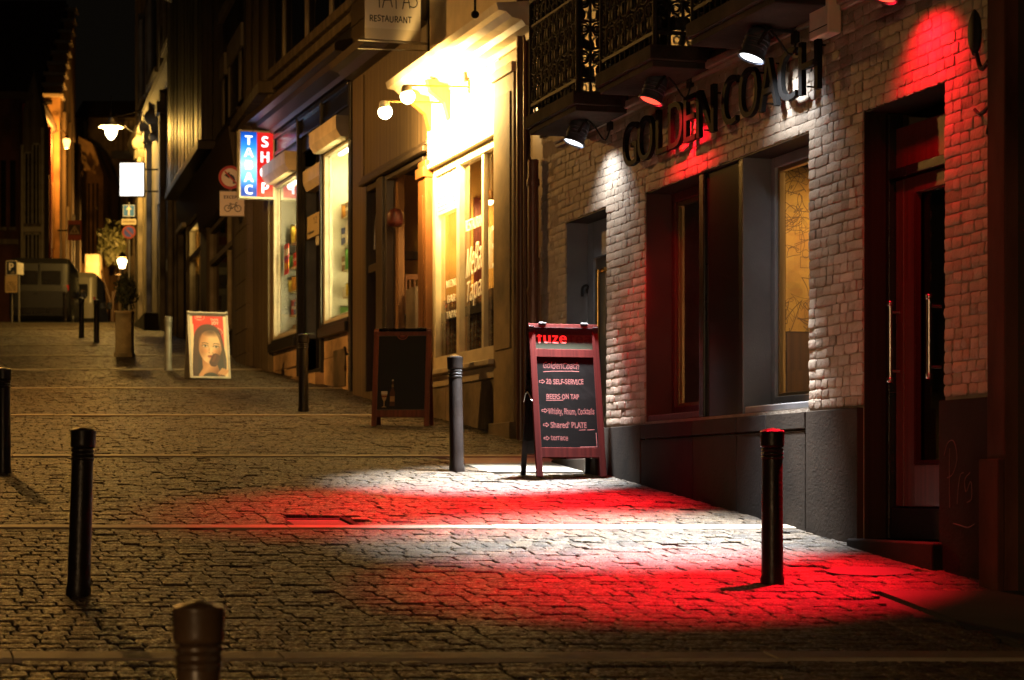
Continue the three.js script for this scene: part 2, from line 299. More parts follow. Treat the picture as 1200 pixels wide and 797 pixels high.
  // dressed strips
  for (const d of STRIPS) {
    let x = -0.245 * d - 1.4 + rr(0, 1); const right = Math.min(0.245 * d + 1, wallX(d) + 0.02);
    if (d < 10) x = -2.9;
    while (x < right) {
      const w = d < 10 ? (x < -2.4 ? 0.65 : x < -2 ? 1.21 : 2.2) : rr(0.9, 1.9), x1 = Math.min(x + w, right), h = 0.16, sh = 0.298;
      const pts = [[x + 0.006, -h / 2], [x1 - 0.006, -h / 2], [x1 - 0.006, h / 2], [x + 0.006, h / 2]].map(([px, py]) => new THREE.Vector2(px - sh * py, py));
      const g = new THREE.ExtrudeGeometry(new THREE.Shape(pts), { depth: 0.06, bevelEnabled: true, bevelThickness: 0.006, bevelSize: 0.004, bevelSegments: 1 });
      g.rotateX(-Math.PI / 2).translate(0, -0.064 + rr(0, 0.004), 0).rotateX(Math.atan(0.1031) + rr(-0.012, 0.02)).translate(0, G(d) + 0.006, -d);
      const o = mesh(join(g), M.strip); o.name = numbered('strip_stone'); street.add(o); x += w;
    }
  }
  // smooth slabs let into the setts
  const slab = (name, pts, m, lift = 0.002) => {
    const g = new THREE.ExtrudeGeometry(new THREE.Shape(pts.map(([x, d]) => new THREE.Vector2(x, d))), { depth: 0.05, bevelEnabled: true, bevelThickness: 0.005, bevelSize: -0.004, bevelSegments: 1, curveSegments: 24 });
    g.rotateX(-Math.PI / 2); const p = g.attributes.position; for (let i = 0; i < p.count; i++) p.setY(i, p.getY(i) - 0.055 + lift + G(-p.getZ(i))); g.computeVertexNormals();
    const o = mesh(join(g), m); o.name = name; street.add(o);
  };
  slab('pavement_slab', [[2.36, 10.3], [3.2, 10.3], [3.2, 11.97], [1.98, 11.97]], M.slab);
  slab('pavement_slab', [[-0.2, 18.72], [0.75, 18.72], [0.35, 20.02], [-0.6, 20.02]], mat('pale threshold slab', [0.3, 0.26, 0.2], 0.6, { map: 'blotch', size: 0.9 }));
  { const e = []; for (let i = 0; i < 28; i++) { const a = i / 28 * 2 * Math.PI; e.push([2.05 + 0.255 * Math.cos(a), 12.72 + 0.185 * Math.sin(a)]); } slab('manhole_cover', e, M.slab, 0.004); }
  // street drain
  const dr = thing('street_drain', 'sunken square iron street drain with parallel bars let into the setts', 'drain', [(DRAIN.x0 + DRAIN.x1) / 2, G((DRAIN.d0 + DRAIN.d1) / 2), -(DRAIN.d0 + DRAIN.d1) / 2]);
  const tilt = (g) => g.applyMatrix4(new THREE.Matrix4().set(1, -0, 0.30, 0, 0, 1, -0.1031, 0, 0, 0, 1, 0, 0, 0, 0, 1));
  const hw = 0.2, hd = 0.27;
  part('frame', [box(-hw - 0.05, -hw, -0.08, -0.004, -hd, hd, 0.006), box(hw, hw + 0.05, -0.08, -0.004, -hd, hd, 0.006), box(-hw - 0.05, hw + 0.05, -0.08, -0.02, -hd - 0.05, -hd, 0.006), box(-hw - 0.05, hw + 0.05, -0.08, -0.01, hd, hd + 0.03, 0.006)].map(tilt), mat('old drain iron', [0.008, 0.007, 0.006], 0.95, { specularIntensity: 0.2 }), dr);
  for (let i = 0; i < 7; i++) part('bar', tilt(box(-hw, hw, -0.05, -0.018, -hd + 0.07 + i * 0.068, -hd + 0.10 + i * 0.068, 0.004)), M.galv, dr);
}

// ------------------------------------------------------------------ the pub: painted brick front with black window bay
{
  const F = GC, B = F.thing('pub_building', 'painted brick pub front with dark openings and iron balconies at the right', 'building'), h = (y) => F.h(y), s = (u, n = 0) => F.s(u, n);
  const pl = h(2.298), top = h(4.15), END = s(1240), low = -0.4;
  const dA = [s(664), s(711.6)], wB = [s(757), s(949)], pier = [s(818), s(870)], dC = [s(1012.5), s(1108)], pil = [s(1175.5), s(1197)];
  const floorA = F.g(dA[0]) + 0.02, floorC = F.g((dC[0] + dC[1]) / 2) + 0.1;
  const holes = [[dA[0], dA[1], floorA, top], [wB[0], wB[1], pl + 0.02, top], [dC[0], dC[1], floorC, top]];
  part('wall', [F.wall(0, END, low, h(9.5), 0.3, holes), ...F.shell(0, END, low, h(9.5), 0.3, 6)], M.mortar, B);
  { // upper storey wall is dark; a string course separates it
    part('string_course', [box(s(655), pil[0], h(4.865), h(4.93), 0, 0.06, 0.012), box(s(655), pil[0], h(4.83), h(4.862), 0, 0.035, 0.008)], M.brick, B);
    part('upper_wall', box(0, END, h(4.99), h(9.5), 0, 0.03), mat('dark upper wall', [0.035, 0.024, 0.017], 0.9, { map: 'strong', size: 1.6, specularIntensity: 0.3 }), B);  // dark base colour over the whole upper storey
  }
  // bricks: every course with its own mix of stretchers and headers
  const heap = new Heap(), single = [], course = 0.0655, y0 = pl + 0.012;
  for (let k = 0, y = y0; y < h(4.98); k++, y += course) {
    let a = s(636.5) - rr(0, 0.1);
    while (a < pil[0]) {
      let w = rnd() < 0.24 ? rr(0.165, 0.215) : rr(0.085, 0.125); const edges = [wB[0], dC[0], dA[0], pil[0], s(655)];
      for (const e of edges) if (a < e && a + w > e - 0.05) w = e - a;
      if (a + w > pil[0]) w = pil[0] - a;
      const c = a + w / 2, yc = y + course / 2, hit = holes.find((q) => a + w > q[0] + 0.004 && a < q[1] - 0.004 && yc > q[2] - 0.03 && yc < q[3] + 0.02);
      if (hit) { a = Math.max(a + w, hit[1]); continue; }
      if (w > 0.03 && !(yc > h(4.82) && yc < h(4.94))) {
        const back = a < s(655) - 0.02 ? -0.008 : 0, p = pillow(w - rr(0.002, 0.008), course - rr(0.002, 0.007), 0.0085 + rr(-0.0035, 0.004) + back, w > 0.15 ? 5 : 4, 4, { rag: 0.0032, dome: 0.0036, lump: 0.0015, round: 0.4, rim: 0.009, tiltX: rr(-0.03, 0.03), tiltY: rr(-0.045, 0.045), tone: rr(0.8, 1.1) * (rnd() < 0.06 ? 0.72 : 1) });
        const yj = yc + rr(-0.002, 0.002) + 0.006 * Math.sin(c * 1.7 + k * 0.4); single.push([c, yj, p]);
      }
      a += w;
    }
  }
  single.sort((p, q) => q[0] - p[0]);
  single.forEach(([c, y, p], i) => {
    if (i < 300) { const o = mesh(pillowGeo(p), M.brick); o.name = numbered('brick'); o.position.set(c, y, 0.001); B.add(o); } else heap.add(p, (px, py, pz) => [c + px, y + py, pz + 0.001]);
  });
  { const o = mesh(heap.geo(), M.brick); o.name = 'brick_field'; o.userData = { kind: 'stuff' }; B.add(o); }
  // plinth slabs with open joints
  const slabs = [[s(637), dA[0], 0], [dA[1], wB[0] - 0.01, 0], [wB[0], pier[0], 1], [pier[0], pier[1], 1], [pier[1], s(905), 1], [s(905), s(951), 0], [s(951), dC[0], 0], [dC[1], pil[0], 2]];
  for (const [a, b, kind] of slabs) {
    const topY = kind === 1 || (a > pier[1] && b < s(960)) ? pl - 0.12 : pl, m = kind === 0 ? M.plinth : M.plinthDark;
    if (topY < pl) part('plinth_slab', box(a + 0.004, b - 0.004, pl - 0.115, pl - 0.004, 0, 0.05, 0.006), m, B);
    part('plinth_slab', box(a + 0.004, b - 0.004, Math.min(F.g(a), F.g(b)) - 0.3, topY - 0.004, 0, 0.045, 0.006), m, B);
  }
  { // chalk scrawl on the dark slab
    const a = dC[1] + 0.06, y = pl - 0.62, z = 0.0455, C = mat('faded chalk', [0.13, 0.07, 0.06], 0.9), L = (pts) => tube(pts.map(([x, q]) => [a + x * 0.62, y + q, z]), 0.0032, 24, 5);
    part('chalk_scrawl', [L([[0.02, 0.3], [0.09, 0.37], [0.2, 0.38], [0.27, 0.28], [0.18, 0.19], [0.08, 0.17]]), L([[0.13, 0.34], [0.12, 0.2], [0.13, 0.0]]), L([[0.27, 0.02], [0.3, 0.13], [0.34, 0.19], [0.4, 0.2]]), L([[0.52, 0.2], [0.42, 0.16], [0.44, 0.09], [0.53, 0.15], [0.54, 0.05], [0.46, 0.03]]), L([[0.2, -0.09], [0.34, -0.1], [0.48, -0.11], [0.6, -0.09]])], C, B);
  }
  // reveals and the dark pier between the windows
  part('jamb', box(wB[0], wB[0] + 0.012, pl, top, -0.3, -0.002), mat('red tinted jamb', [0.06, 0.026, 0.022], 0.6, { map: 'blotch', size: 1.2 }), B);  // red tint of the spotlight put into the jamb colour
  part('jamb', box(pier[1], pier[1] + 0.012, pl, top, -0.3, -0.002), M.jamb, B);
  part('jamb', box(dA[0], dA[0] + 0.012, floorA, top, -0.3, -0.002), M.jamb, B);
  part('jamb', box(dC[0], dC[0] + 0.012, floorC, top, -0.3, -0.002), M.darkWood, B);
  part('lintel', [box(wB[0], wB[1], top - 0.015, top, -0.3, -0.002), box(dA[0], dA[1], top - 0.015, top, -0.3, -0.002), box(dC[0], dC[1], top - 0.015, top, -0.3, -0.002)], M.darkWood, B);
  const pr = part('pier_panel', box(pier[0] + 0.11, pier[1] - 0.1, pl + 0.02, top - 0.016, -0.29, -0.03, 0.004), mat('black lacquered panel', [0.012, 0.009, 0.008], 0.14, { specularIntensity: 0.5 }), B);
  part('edge_trim', [box(pier[0], pier[0] + 0.1, pl + 0.02, top - 0.016, -0.29, -0.004, 0.012), box(pier[1] - 0.09, pier[1] - 0.001, pl + 0.02, top - 0.016, -0.29, -0.004, 0.012)], M.blackPaint, pr);
  // two recessed windows
  const win = (a, b, m, inner) => {
    const w = new THREE.Group(); w.name = 'window'; w.position.set(a, pl + 0.02, -0.28); B.add(w);
    const W = b - a, H = top - pl - 0.035;
    part('frame', [box(0, 0.075, 0, H, 0, 0.07, 0.008), box(W - 0.075, W, 0, H, 0, 0.07, 0.008), box(0.075, W - 0.075, H - 0.075, H, 0, 0.07, 0.008), box(0.075, W - 0.075, 0.05, 0.12, 0, 0.07, 0.008)], m, w);
    part('inner_frame', [box(0.075, 0.105, 0.12, H - 0.075, 0, 0.045, 0.004), box(W - 0.105, W - 0.075, 0.12, H - 0.075, 0, 0.045, 0.004), box(0.105, W - 0.105, H - 0.105, H - 0.075, 0, 0.045, 0.004), box(0.105, W - 0.105, 0.12, 0.145, 0, 0.045, 0.004)], inner, w);
    part('sill', box(0, W, 0, 0.05, 0, 0.27, 0.01), m, w);
    part('pane', box(0.1, W - 0.1, 0.14, H - 0.1, 0.018, 0.02), M.glass, w);
    return w;
  };
  const bronze = mat('gold glint inner frame', [0.3, 0.2, 0.09], 0.3, { metalness: 0.8 }); win(wB[0] + 0.012, pier[0], M.redBrown, bronze); win(pier[1] + 0.012, wB[1], M.greyFrame, bronze);  // bronze tint carries the gold glints on the frame edges
  // left door: grey frame and a glazed leaf
  {
    const D = new THREE.Group(); D.name = 'side_door'; D.position.set(dA[0], floorA, 0); B.add(D); const W = dA[1] - dA[0], H = top - floorA - 0.02, z = -0.26;
    part('frame', [box(0.012, 0.17, 0, H, z, z + 0.07, 0.006), box(W - 0.1, W, 0, H, z, z + 0.07, 0.006), box(0.17, W - 0.1, H - 0.32, H, z, z + 0.07, 0.006)], M.greyFrame, D);
    part('leaf', [box(0.17, 0.42, 0.02, H - 0.32, z, z + 0.045, 0.004), box(W - 0.2, W - 0.1, 0.02, H - 0.32, z, z + 0.045, 0.004), box(0.42, W - 0.2, 0.02, 0.4, z, z + 0.045, 0.004), box(0.42, W - 0.2, H - 0.42, H - 0.32, z, z + 0.045, 0.004)], mat('bronze door', [0.16, 0.12, 0.07], 0.35, { metalness: 0.6 }), D);
    const bx = F.s(701, -0.19) - dA[0]; part('brass_glint', [rod([bx, 0.3, z + 0.075], [bx, H - 0.43, z + 0.075], 0.019, 14), box(bx, W - 0.2, H - 0.46, H - 0.42, z + 0.02, z + 0.055, 0.006)], M.brass, D);  // rod stands for a gold glint along the frame edge
    part('pane', box(0.44, W - 0.19, 0.39, H - 0.41, z + 0.01, z + 0.012), M.glassDim, D);
    part('step', box(-0.02, W + 0.1, -0.35, 0.0, -0.25, 0.14, 0.012), M.plinth, B).position.set(dA[0], floorA, 0);
    const hook = part('jamb_hook', [tube([[0.02, 1.5, -0.2], [0.06, 1.54, -0.17], [0.09, 1.52, -0.12], [0.1, 1.44, -0.11]], 0.012, 12), rod([0.012, 1.5, -0.2], [0.03, 1.5, -0.2], 0.03)], M.iron, D); hook.name = 'jamb_hook';
  }
  // main door: red stiles, tall pane, two long pull bars
  {
    const D = new THREE.Group(); D.name = 'entrance_door'; D.position.set(dC[0], floorC, 0); B.add(D); const W = dC[1] - dC[0], H = top - floorC - 0.02, z = -0.24, sill = 0.2;
    part('frame', [box(0.012, 0.06, 0, H, z, z + 0.1, 0.006), box(W - 0.05, W, 0, H, z, z + 0.1, 0.006), box(0.06, W - 0.05, H - 0.42, H - 0.36, z, z + 0.1, 0.006)], M.blackPaint, D);
    part('transom_panel', box(0.06, W - 0.05, H - 0.36, H - 0.1, z, z + 0.05, 0.004), M.redBrown, D);
    const leaf = part('leaf', [box(0.065, 0.17, sill, H - 0.425, z, z + 0.055, 0.008), box(0.17, 0.32, sill, H - 0.425, z + 0.004, z + 0.05, 0.008), box(W - 0.13, W - 0.055, sill, H - 0.425, z, z + 0.055, 0.008), box(0.32, W - 0.13, sill, sill + 0.26, z, z + 0.055, 0.008), box(0.32, W - 0.13, H - 0.53, H - 0.425, z, z + 0.055, 0.008)], M.redBrown, D);
    part('bead', [box(0.32, 0.345, sill + 0.26, H - 0.53, z + 0.02, z + 0.06, 0.004), box(0.345, W - 0.13, sill + 0.26, sill + 0.285, z + 0.02, z + 0.06, 0.004)], M.redFrame, D);
    part('pane', box(0.33, W - 0.12, sill + 0.25, H - 0.52, z + 0.01, z + 0.012), M.glassDim, D);
    const hy0 = h(EYE + (573 - 441) / FL * 13.6) - floorC, hy1 = h(EYE + (573 - 356) / FL * 13.6) - floorC;
    const bar = (x, zz, name) => part(name, [rod([x, hy0, zz], [x, hy1, zz], 0.014, 12), rod([x, hy0 + 0.04, zz], [x, hy0 + 0.04, z + 0.03], 0.009), rod([x, hy1 - 0.04, zz], [x, hy1 - 0.04, z + 0.03], 0.009), lathe([[0, 0], [0.02, 0], [0.02, 0.03], [0, 0.03]], 12).translate(x, hy0 - 0.03, zz), lathe([[0, 0], [0.02, 0], [0.02, 0.03], [0, 0.03]], 12).translate(x, hy1, zz)], M.steel, D);
    bar(0.12, z + 0.12, 'handle'); bar(0.62, z + 0.11, 'handle');
    part('door_closer', box(W - 0.12, W - 0.055, H - 0.85, H - 0.56, z + 0.06, z + 0.12, 0.01), M.steel, D);
    part('threshold', box(0.012, W, 0, sill - 0.01, z - 0.05, z + 0.08, 0.008), M.plinthDark, D);
    part('step', box(-0.03, W + 0.05, -0.5, 0, -0.25, 0.11, 0.014), M.plinthDark, D);
  }
  // pilaster, cable and bracket at the right edge
  part('pilaster', [box(pil[0], pil[1], low, h(9.5), 0, 0.1, 0.01), box(pil[0] - 0.02, pil[1], low, pl - 0.35, 0.1, 0.14, 0.01)], mat('dark red pilaster', [0.13, 0.048, 0.032], 0.85, { specularIntensity: 0.2, map: 'strong', size: [1, 3] }), B);
  part('corner_wall', box(pil[1], END, low, h(9.5), 0, 0.02), M.darkStone, B);
  { const x = s(1153), y = F.y(1153, 30, 0.1); part('bracket_plate', [lathe([[0, -0.02], [0.05, -0.02], [0.06, 0], [0.04, 0.02], [0, 0.02]], 16).rotateX(Math.PI / 2).scale(1, 2.2, 1).translate(x, y, 0.06), tube([[x, y - 0.1, 0.05], [x + 0.1, y - 0.22, 0.07], [x + 0.22, y - 0.2, 0.09]], 0.014, 10)], M.iron, B); part('wall_cable', [tube([[x - 0.05, y - 0.42, 0.03], [x + 0.05, y - 0.46, 0.05], [x + 0.2, y - 0.44, 0.06], [x + 0.22, y - 0.6, 0.1]], 0.01, 12)], M.iron, B); }
  { const a = s(636), pipe = part('downpipe', [rod([a - 0.07, low, 0.07], [a - 0.07, h(4.8), 0.07], 0.05, 14), rod([a - 0.02, F.g(a), 0.03], [a - 0.02, h(3.9), 0.03], 0.008, 6), ...[0.5, 1.5, 2.5].map((q) => lathe([[0.05, -0.03], [0.06, -0.03], [0.06, 0.03], [0.05, 0.03]], 14).translate(a - 0.07, F.g(a) + q, 0.07))], M.gutterBrown, B); pipe.userData.label = 'brown downpipe at the far corner'; }
  // balconies with cast iron railings
  const balcony = (u0, u1, out, yb, st) => {
    const a = F.s(u0, out), b = F.s(u1, out), W = b - a, K = new THREE.Group(); K.name = 'balcony'; K.position.set(a, h(yb), 0); B.add(K);
    part('slab', [box(0, W, 0.05, 0.16, 0.03, out, 0.012), box(0.03, W - 0.03, 0, 0.052, 0.03, out - 0.03, 0.008)], M.balconyStone, K);
    const rail = (L, place) => {
      const gs = [box(0, L, 0.24, 0.265, -0.012, 0.012), box(0, L, 1.12, 1.16, -0.025, 0.025, 0.008), box(0, L, 0.92, 0.94, -0.01, 0.01)];
      const n = Math.max(2, Math.round(L / 0.105));
      for (let i = 0; i <= n; i++) { const x = i * L / n; gs.push(rod([x, 0.16, 0], [x, 1.12, 0], i % n ? 0.009 : 0.022, 6)); }
      for (let i = 0; i < n; i++) { const x = (i + 0.5) * L / n, q = L / n / 2; for (const yy of [0.27, 0.5, 0.72]) { const f = i % 2 ? 1 : -1;
        gs.push(tube([[x - f * q, yy, 0], [x + f * q * 0.6, yy + 0.03, 0.004], [x + f * q * 0.7, yy + 0.1, 0], [x - f * q * 0.5, yy + 0.13, -0.004], [x - f * q * 0.6, yy + 0.2, 0], [x + f * q * 0.9, yy + 0.22, 0]], 0.009, 12, 4));
        const ring = new THREE.TorusGeometry(q * 0.5, 0.008, 4, 10).translate(x, yy + 0.165, 0); gs.push(ring);
        const leaf = new THREE.SphereGeometry(q * 0.62, 6, 5).scale(1, 1.5, 0.25).translate(x + f * q * 0.4, yy + 0.06, 0); gs.push(leaf); }
        gs.push(new THREE.TorusGeometry(q * 0.8, 0.008, 4, 12).translate(x, 1.03, 0)); }
      return gs.map(place);
    };
    part('railing', [...rail(W - 0.06, (g) => g.translate(0.03, 0, out - 0.05)), ...rail(out - 0.08, (g) => g.rotateY(-Math.PI / 2).translate(0.03, 0, 0.03)), ...rail(out - 0.08, (g) => g.rotateY(-Math.PI / 2).translate(W - 0.03, 0, 0.03))], M.iron, K);
    part('balcony_door', box(W * 0.2, W * 0.8, 0.16, 2.6, 0.03, 0.06), M.tabacDark, K);
  };
  balcony(615, 672, 0.5, 4.83); balcony(697, 762, 0.5, 4.86); balcony(803, 905, 0.5, 4.86);
  // the room behind: dim, with a lit papered wall seen through the right window
  {
    const sw = pier[0] + 0.25, nA = F.n(921, sw), nB = -2.4, yTop = F.yn(935, 196, sw), yBot = F.yn(935, 388.5, sw);
    const paper = canvasTex(512, 512, (c, w, hh) => {
      c.fillStyle = '#b08a3c'; c.fillRect(0, 0, w, hh); let q = 7; const R = () => (q = (q * 16807) % 2147483647) / 2147483647;
      for (let i = 0; i < 260; i++) { c.fillStyle = `rgba(${90 + R() * 60},${60 + R() * 40},${15 + R() * 20},${0.04 + R() * 0.1})`; c.beginPath(); c.ellipse(R() * w, R() * hh, 10 + R() * 60, 6 + R() * 30, R() * 3, 0, 7); c.fill(); }
      c.strokeStyle = 'rgba(70,42,12,.75)'; 
      for (let i = 0; i < 46; i++) { c.lineWidth = 1 + R() * 2.4; const x = R() * w, y = R() * hh; c.beginPath(); c.moveTo(x, y); for (let k = 0; k < 5; k++) c.bezierCurveTo(x + (R() - 0.5) * 160, y + (R() - 0.5) * 140, x + (R() - 0.5) * 160, y + (R() - 0.5) * 140, x + (R() - 0.5) * 120, y + (R() - 0.5) * 120); c.stroke(); }
      for (let i = 0; i < 9; i++) { c.lineWidth = 2; const x = R() * w, y = 150 + R() * 330; c.strokeRect(x, y, 30 + R() * 60, 24 + R() * 50); c.beginPath(); c.arc(x + 20, y - 10, 12 + R() * 16, 0, 7); c.stroke(); }
    });
    { const g = join(box(sw - 0.03, sw, yBot, yTop, nB, nA)), p = g.attributes.position, uv = g.attributes.uv; for (let i = 0; i < p.count; i++) uv.setXY(i, (nA - p.getZ(i)) / 1.1, (p.getY(i) - yBot) / (yTop - yBot)); const o = mesh(g, printMat('printed wall paper', paper, 0.8)); o.name = 'papered_wall'; B.add(o); }
    part('wainscot', box(sw - 0.03, sw + 0.02, yBot - 1.6, yBot - 0.01, nB, nA), mat('brown wainscot', [0.16, 0.08, 0.03], 0.4, { map: 'wood', size: [0.3, 1.8] }), B);
    part('room_lining', [box(0.16, END - 0.16, pl - 0.5, h(5), -2.75, -2.66), box(sw - 0.15, sw - 0.04, pl - 0.5, h(4.75), -2.66, -0.3)], M.interiorDark, B);
    part('added_partition', box(dC[0] - 0.14, dC[0] - 0.04, -0.3, h(4.75), -2.66, -0.3), M.interiorDark, B);  // added dark cross wall, keeps the lamp light from the door pane
    part('room_floor', box(0.16, END - 0.16, pl - 0.6, pl - 0.5, -2.75, -0.3), M.darkWood, B);
    part('room_ceiling', box(0.16, END - 0.16, h(4.75), h(4.85), -2.75, -0.3), M.interiorDark, B);
    const L = new THREE.Group(); L.name = 'unseen_pub_lamp'; L.position.set(sw + 1.0, h(4.3), -1.15); B.add(L);  // out of view, placed to light the papered wall
    part('lamp_shade', lathe([[0.05, 0.12], [0.09, 0.0], [0.085, 0.0], [0.045, 0.115]], 20), M.blackPaint, L); part('bulb', new THREE.SphereGeometry(0.035, 12, 8).translate(0, 0.03, 0), glow('warm bulb', [1, 0.72, 0.36], 6), L);
    const p = new THREE.PointLight(new THREE.Color().setRGB(1, 0.66, 0.28), 13); p.position.set(0, 0.03, 0); p.castShadow = true; L.add(p);
  }
}
{ // the raised letters over the windows, each standing off the wall on pins
  const F = GC, S = F.thing('letter_sign', 'dark raised metal letters GOLDEN COACH mounted on the painted brick wall', 'sign'), font = await new FontLoader().loadAsync('fonts/droid/droid_sans_regular.typeface.json');
  const L = [['G', 729.6, 745.6], ['O', 746.7, 764.4], ['L', 768.2, 781.5], ['D', 783, 799.3], ['E', 800.8, 814], ['N', 815.6, 836], ['C', 845.3, 863], ['O', 865.3, 887.5], ['A', 888.6, 910.3], ['C', 911, 933], ['H', 935.5, 958]];
  const n0 = 0.068, n1 = 0.102, y0 = F.h(4.365), y1 = F.h(4.71);
  for (const [ch, ua, ub] of L) {
    const a = F.s(ua, n1), b = F.s(ub, n1), g = new TextGeometry(ch, { font, size: 1, depth: 1, curveSegments: 10, bevelEnabled: false }); g.computeBoundingBox(); const q = g.boundingBox;
    g.translate(-q.min.x, -q.min.y, 0).scale((b - a) / (q.max.x - q.min.x), (y1 - y0) / (q.max.y - q.min.y), n1 - n0).translate(a, y0, n0);
    part('letter', [g, ...[0.25, 0.75].map((k) => rod([a + (b - a) * k, k < 0.5 ? y0 + 0.05 : y1 - 0.05, 0.01], [a + (b - a) * k, k < 0.5 ? y0 + 0.05 : y1 - 0.05, n0 + 0.005], 0.006, 6))], M.letter, S);
  }
}
// spotlights: a barrel on a yoke, its lens facing the street below; a little of the beam spills on the wall
function spotlight(u, v, white, label, out, half, side = 0) {
  const turn = 0;
  const F = GC, n = 0.34, a = F.s(u, n), y = F.y(u, v, n), o = thing('spotlight', label, 'spotlight', F.world(a, y, 0), F.turn, 'spotlights over the pub front');
  const lean = 0.36, face = V(turn, -Math.cos(lean), Math.sin(lean)).normalize(), q = new THREE.Quaternion().setFromUnitVectors(V(0, -1, 0), face), put = (g) => g.applyQuaternion(q).translate(0, 0, n);
  part('barrel', put(lathe([[0, 0.21], [0.05, 0.21], [0.075, 0.19], [0.082, 0.16], [0.082, 0.03], [0.094, 0.02], [0.098, 0], [0.086, 0], [0.084, 0.03], [0, 0.035]], 24)), M.spotBody, o);
  part('cooling_fin', put(join([0.07, 0.1, 0.13].map((k) => new THREE.TorusGeometry(0.084, 0.006, 6, 20).rotateX(Math.PI / 2).translate(0, k, 0)))), M.spotBody, o);
  const rgb = white ? [0.86, 0.93, 1] : [1, 0.006, 0.02];
  part('lens', put(new THREE.CylinderGeometry(0.08, 0.08, 0.012, 24).translate(0, 0.016, 0)), glow(white ? 'white lamp lens' : 'red lamp lens', white ? [0.9, 0.95, 1] : [1, 0.07, 0.035], white ? 5 : 2.4), o);
  part('yoke', [tube([[-0.1, 0.02, n - 0.01], [-0.105, 0.1, n - 0.06], [0, 0.15, n - 0.14], [0.105, 0.1, n - 0.06], [0.1, 0.02, n - 0.01]].map(([x, yy, z]) => [x, yy + 0.06, z]), 0.011, 16), rod([0, 0.2, n - 0.15], [0, 0.2, 0.02], 0.014)], M.iron, o);
  part('wall_plate', box(-0.05, 0.05, 0.12, 0.28, 0.008, 0.035, 0.006), M.iron, o);
  part('cable', tube([[0, 0.24, n - 0.08], [0.06, 0.14, n - 0.16], [0.1, 0.02, n - 0.24], [0.08, 0.12, 0.05], [0.05, 0.2, 0.03]], 0.007, 20, 5), M.rubber, o);
  const lens = face.clone().multiplyScalar(0.03).add(V(0, 0, n));
  const beam = new THREE.SpotLight(new THREE.Color().setRGB(...rgb), white ? POWER.spotWhite : POWER.spotRed, 0, half, 1, 2); beam.position.copy(lens);
  beam.target.position.copy(lens).add(V(turn * 0.4, -3, out)); beam.castShadow = true; beam.shadow.radius = 3; o.add(beam, beam.target); beam.target.name = 'beam_aim';
  const spill = new THREE.SpotLight(new THREE.Color().setRGB(...rgb), white ? POWER.spillWhite : POWER.spillRed, 0, 0.95, 1, 2); spill.position.copy(lens);
  spill.target.position.copy(lens).add(V(0, -1.0, -0.8)); spill.castShadow = true; spill.shadow.radius = 2; o.add(spill, spill.target); spill.target.name = 'spill_aim';
  if (side) { // extra narrow beam added at the red lamp to light the menu board
    o.updateMatrixWorld(); const l = new THREE.SpotLight(new THREE.Color().setRGB(...rgb), POWER.sideRed, 0, 0.3, 1, 2); l.position.copy(lens); l.target.position.copy(o.worldToLocal(V(0.45, 2.7, -18.25))); l.target.name = 'side_aim'; l.castShadow = true; l.shadow.radius = 3; o.add(l, l.target); }
  return o;
}
spotlight(672, 168, true, 'white spotlight under the left balcony above the side door', 0.7, 0.46);
spotlight(762, 119, false, 'red spotlight above the letter L of the raised letters', 1.25, 0.55, 1);
spotlight(880, 69, true, 'white spotlight above the letters OA of the raised letters', 0.78, 0.5);
spotlight(1033, -3, false, 'red spotlight above the entrance door at the top edge of the picture', 1.0, 0.46);
{ // alarm box
  const F = GC, a = F.s(951, 0.1), y0 = F.y(948, 50, 0.1), y1 = F.y(948, 6, 0.1), o = thing('alarm_box', 'pale alarm box on the wall above the last letter of the raised sign', 'alarm box', F.world(a, y0, 0), F.turn);
  part('housing', box(0, 0.29, 0, y1 - y0, 0.02, 0.12, 0.014), M.shutterBox, o); part('lid_seam', box(0.01, 0.28, 0.05, 0.056, 0.02, 0.1225), M.iron, o); part('back_plate', box(0.02, 0.27, 0.02, y1 - y0 - 0.02, 0.006, 0.02), M.galv, o);
}

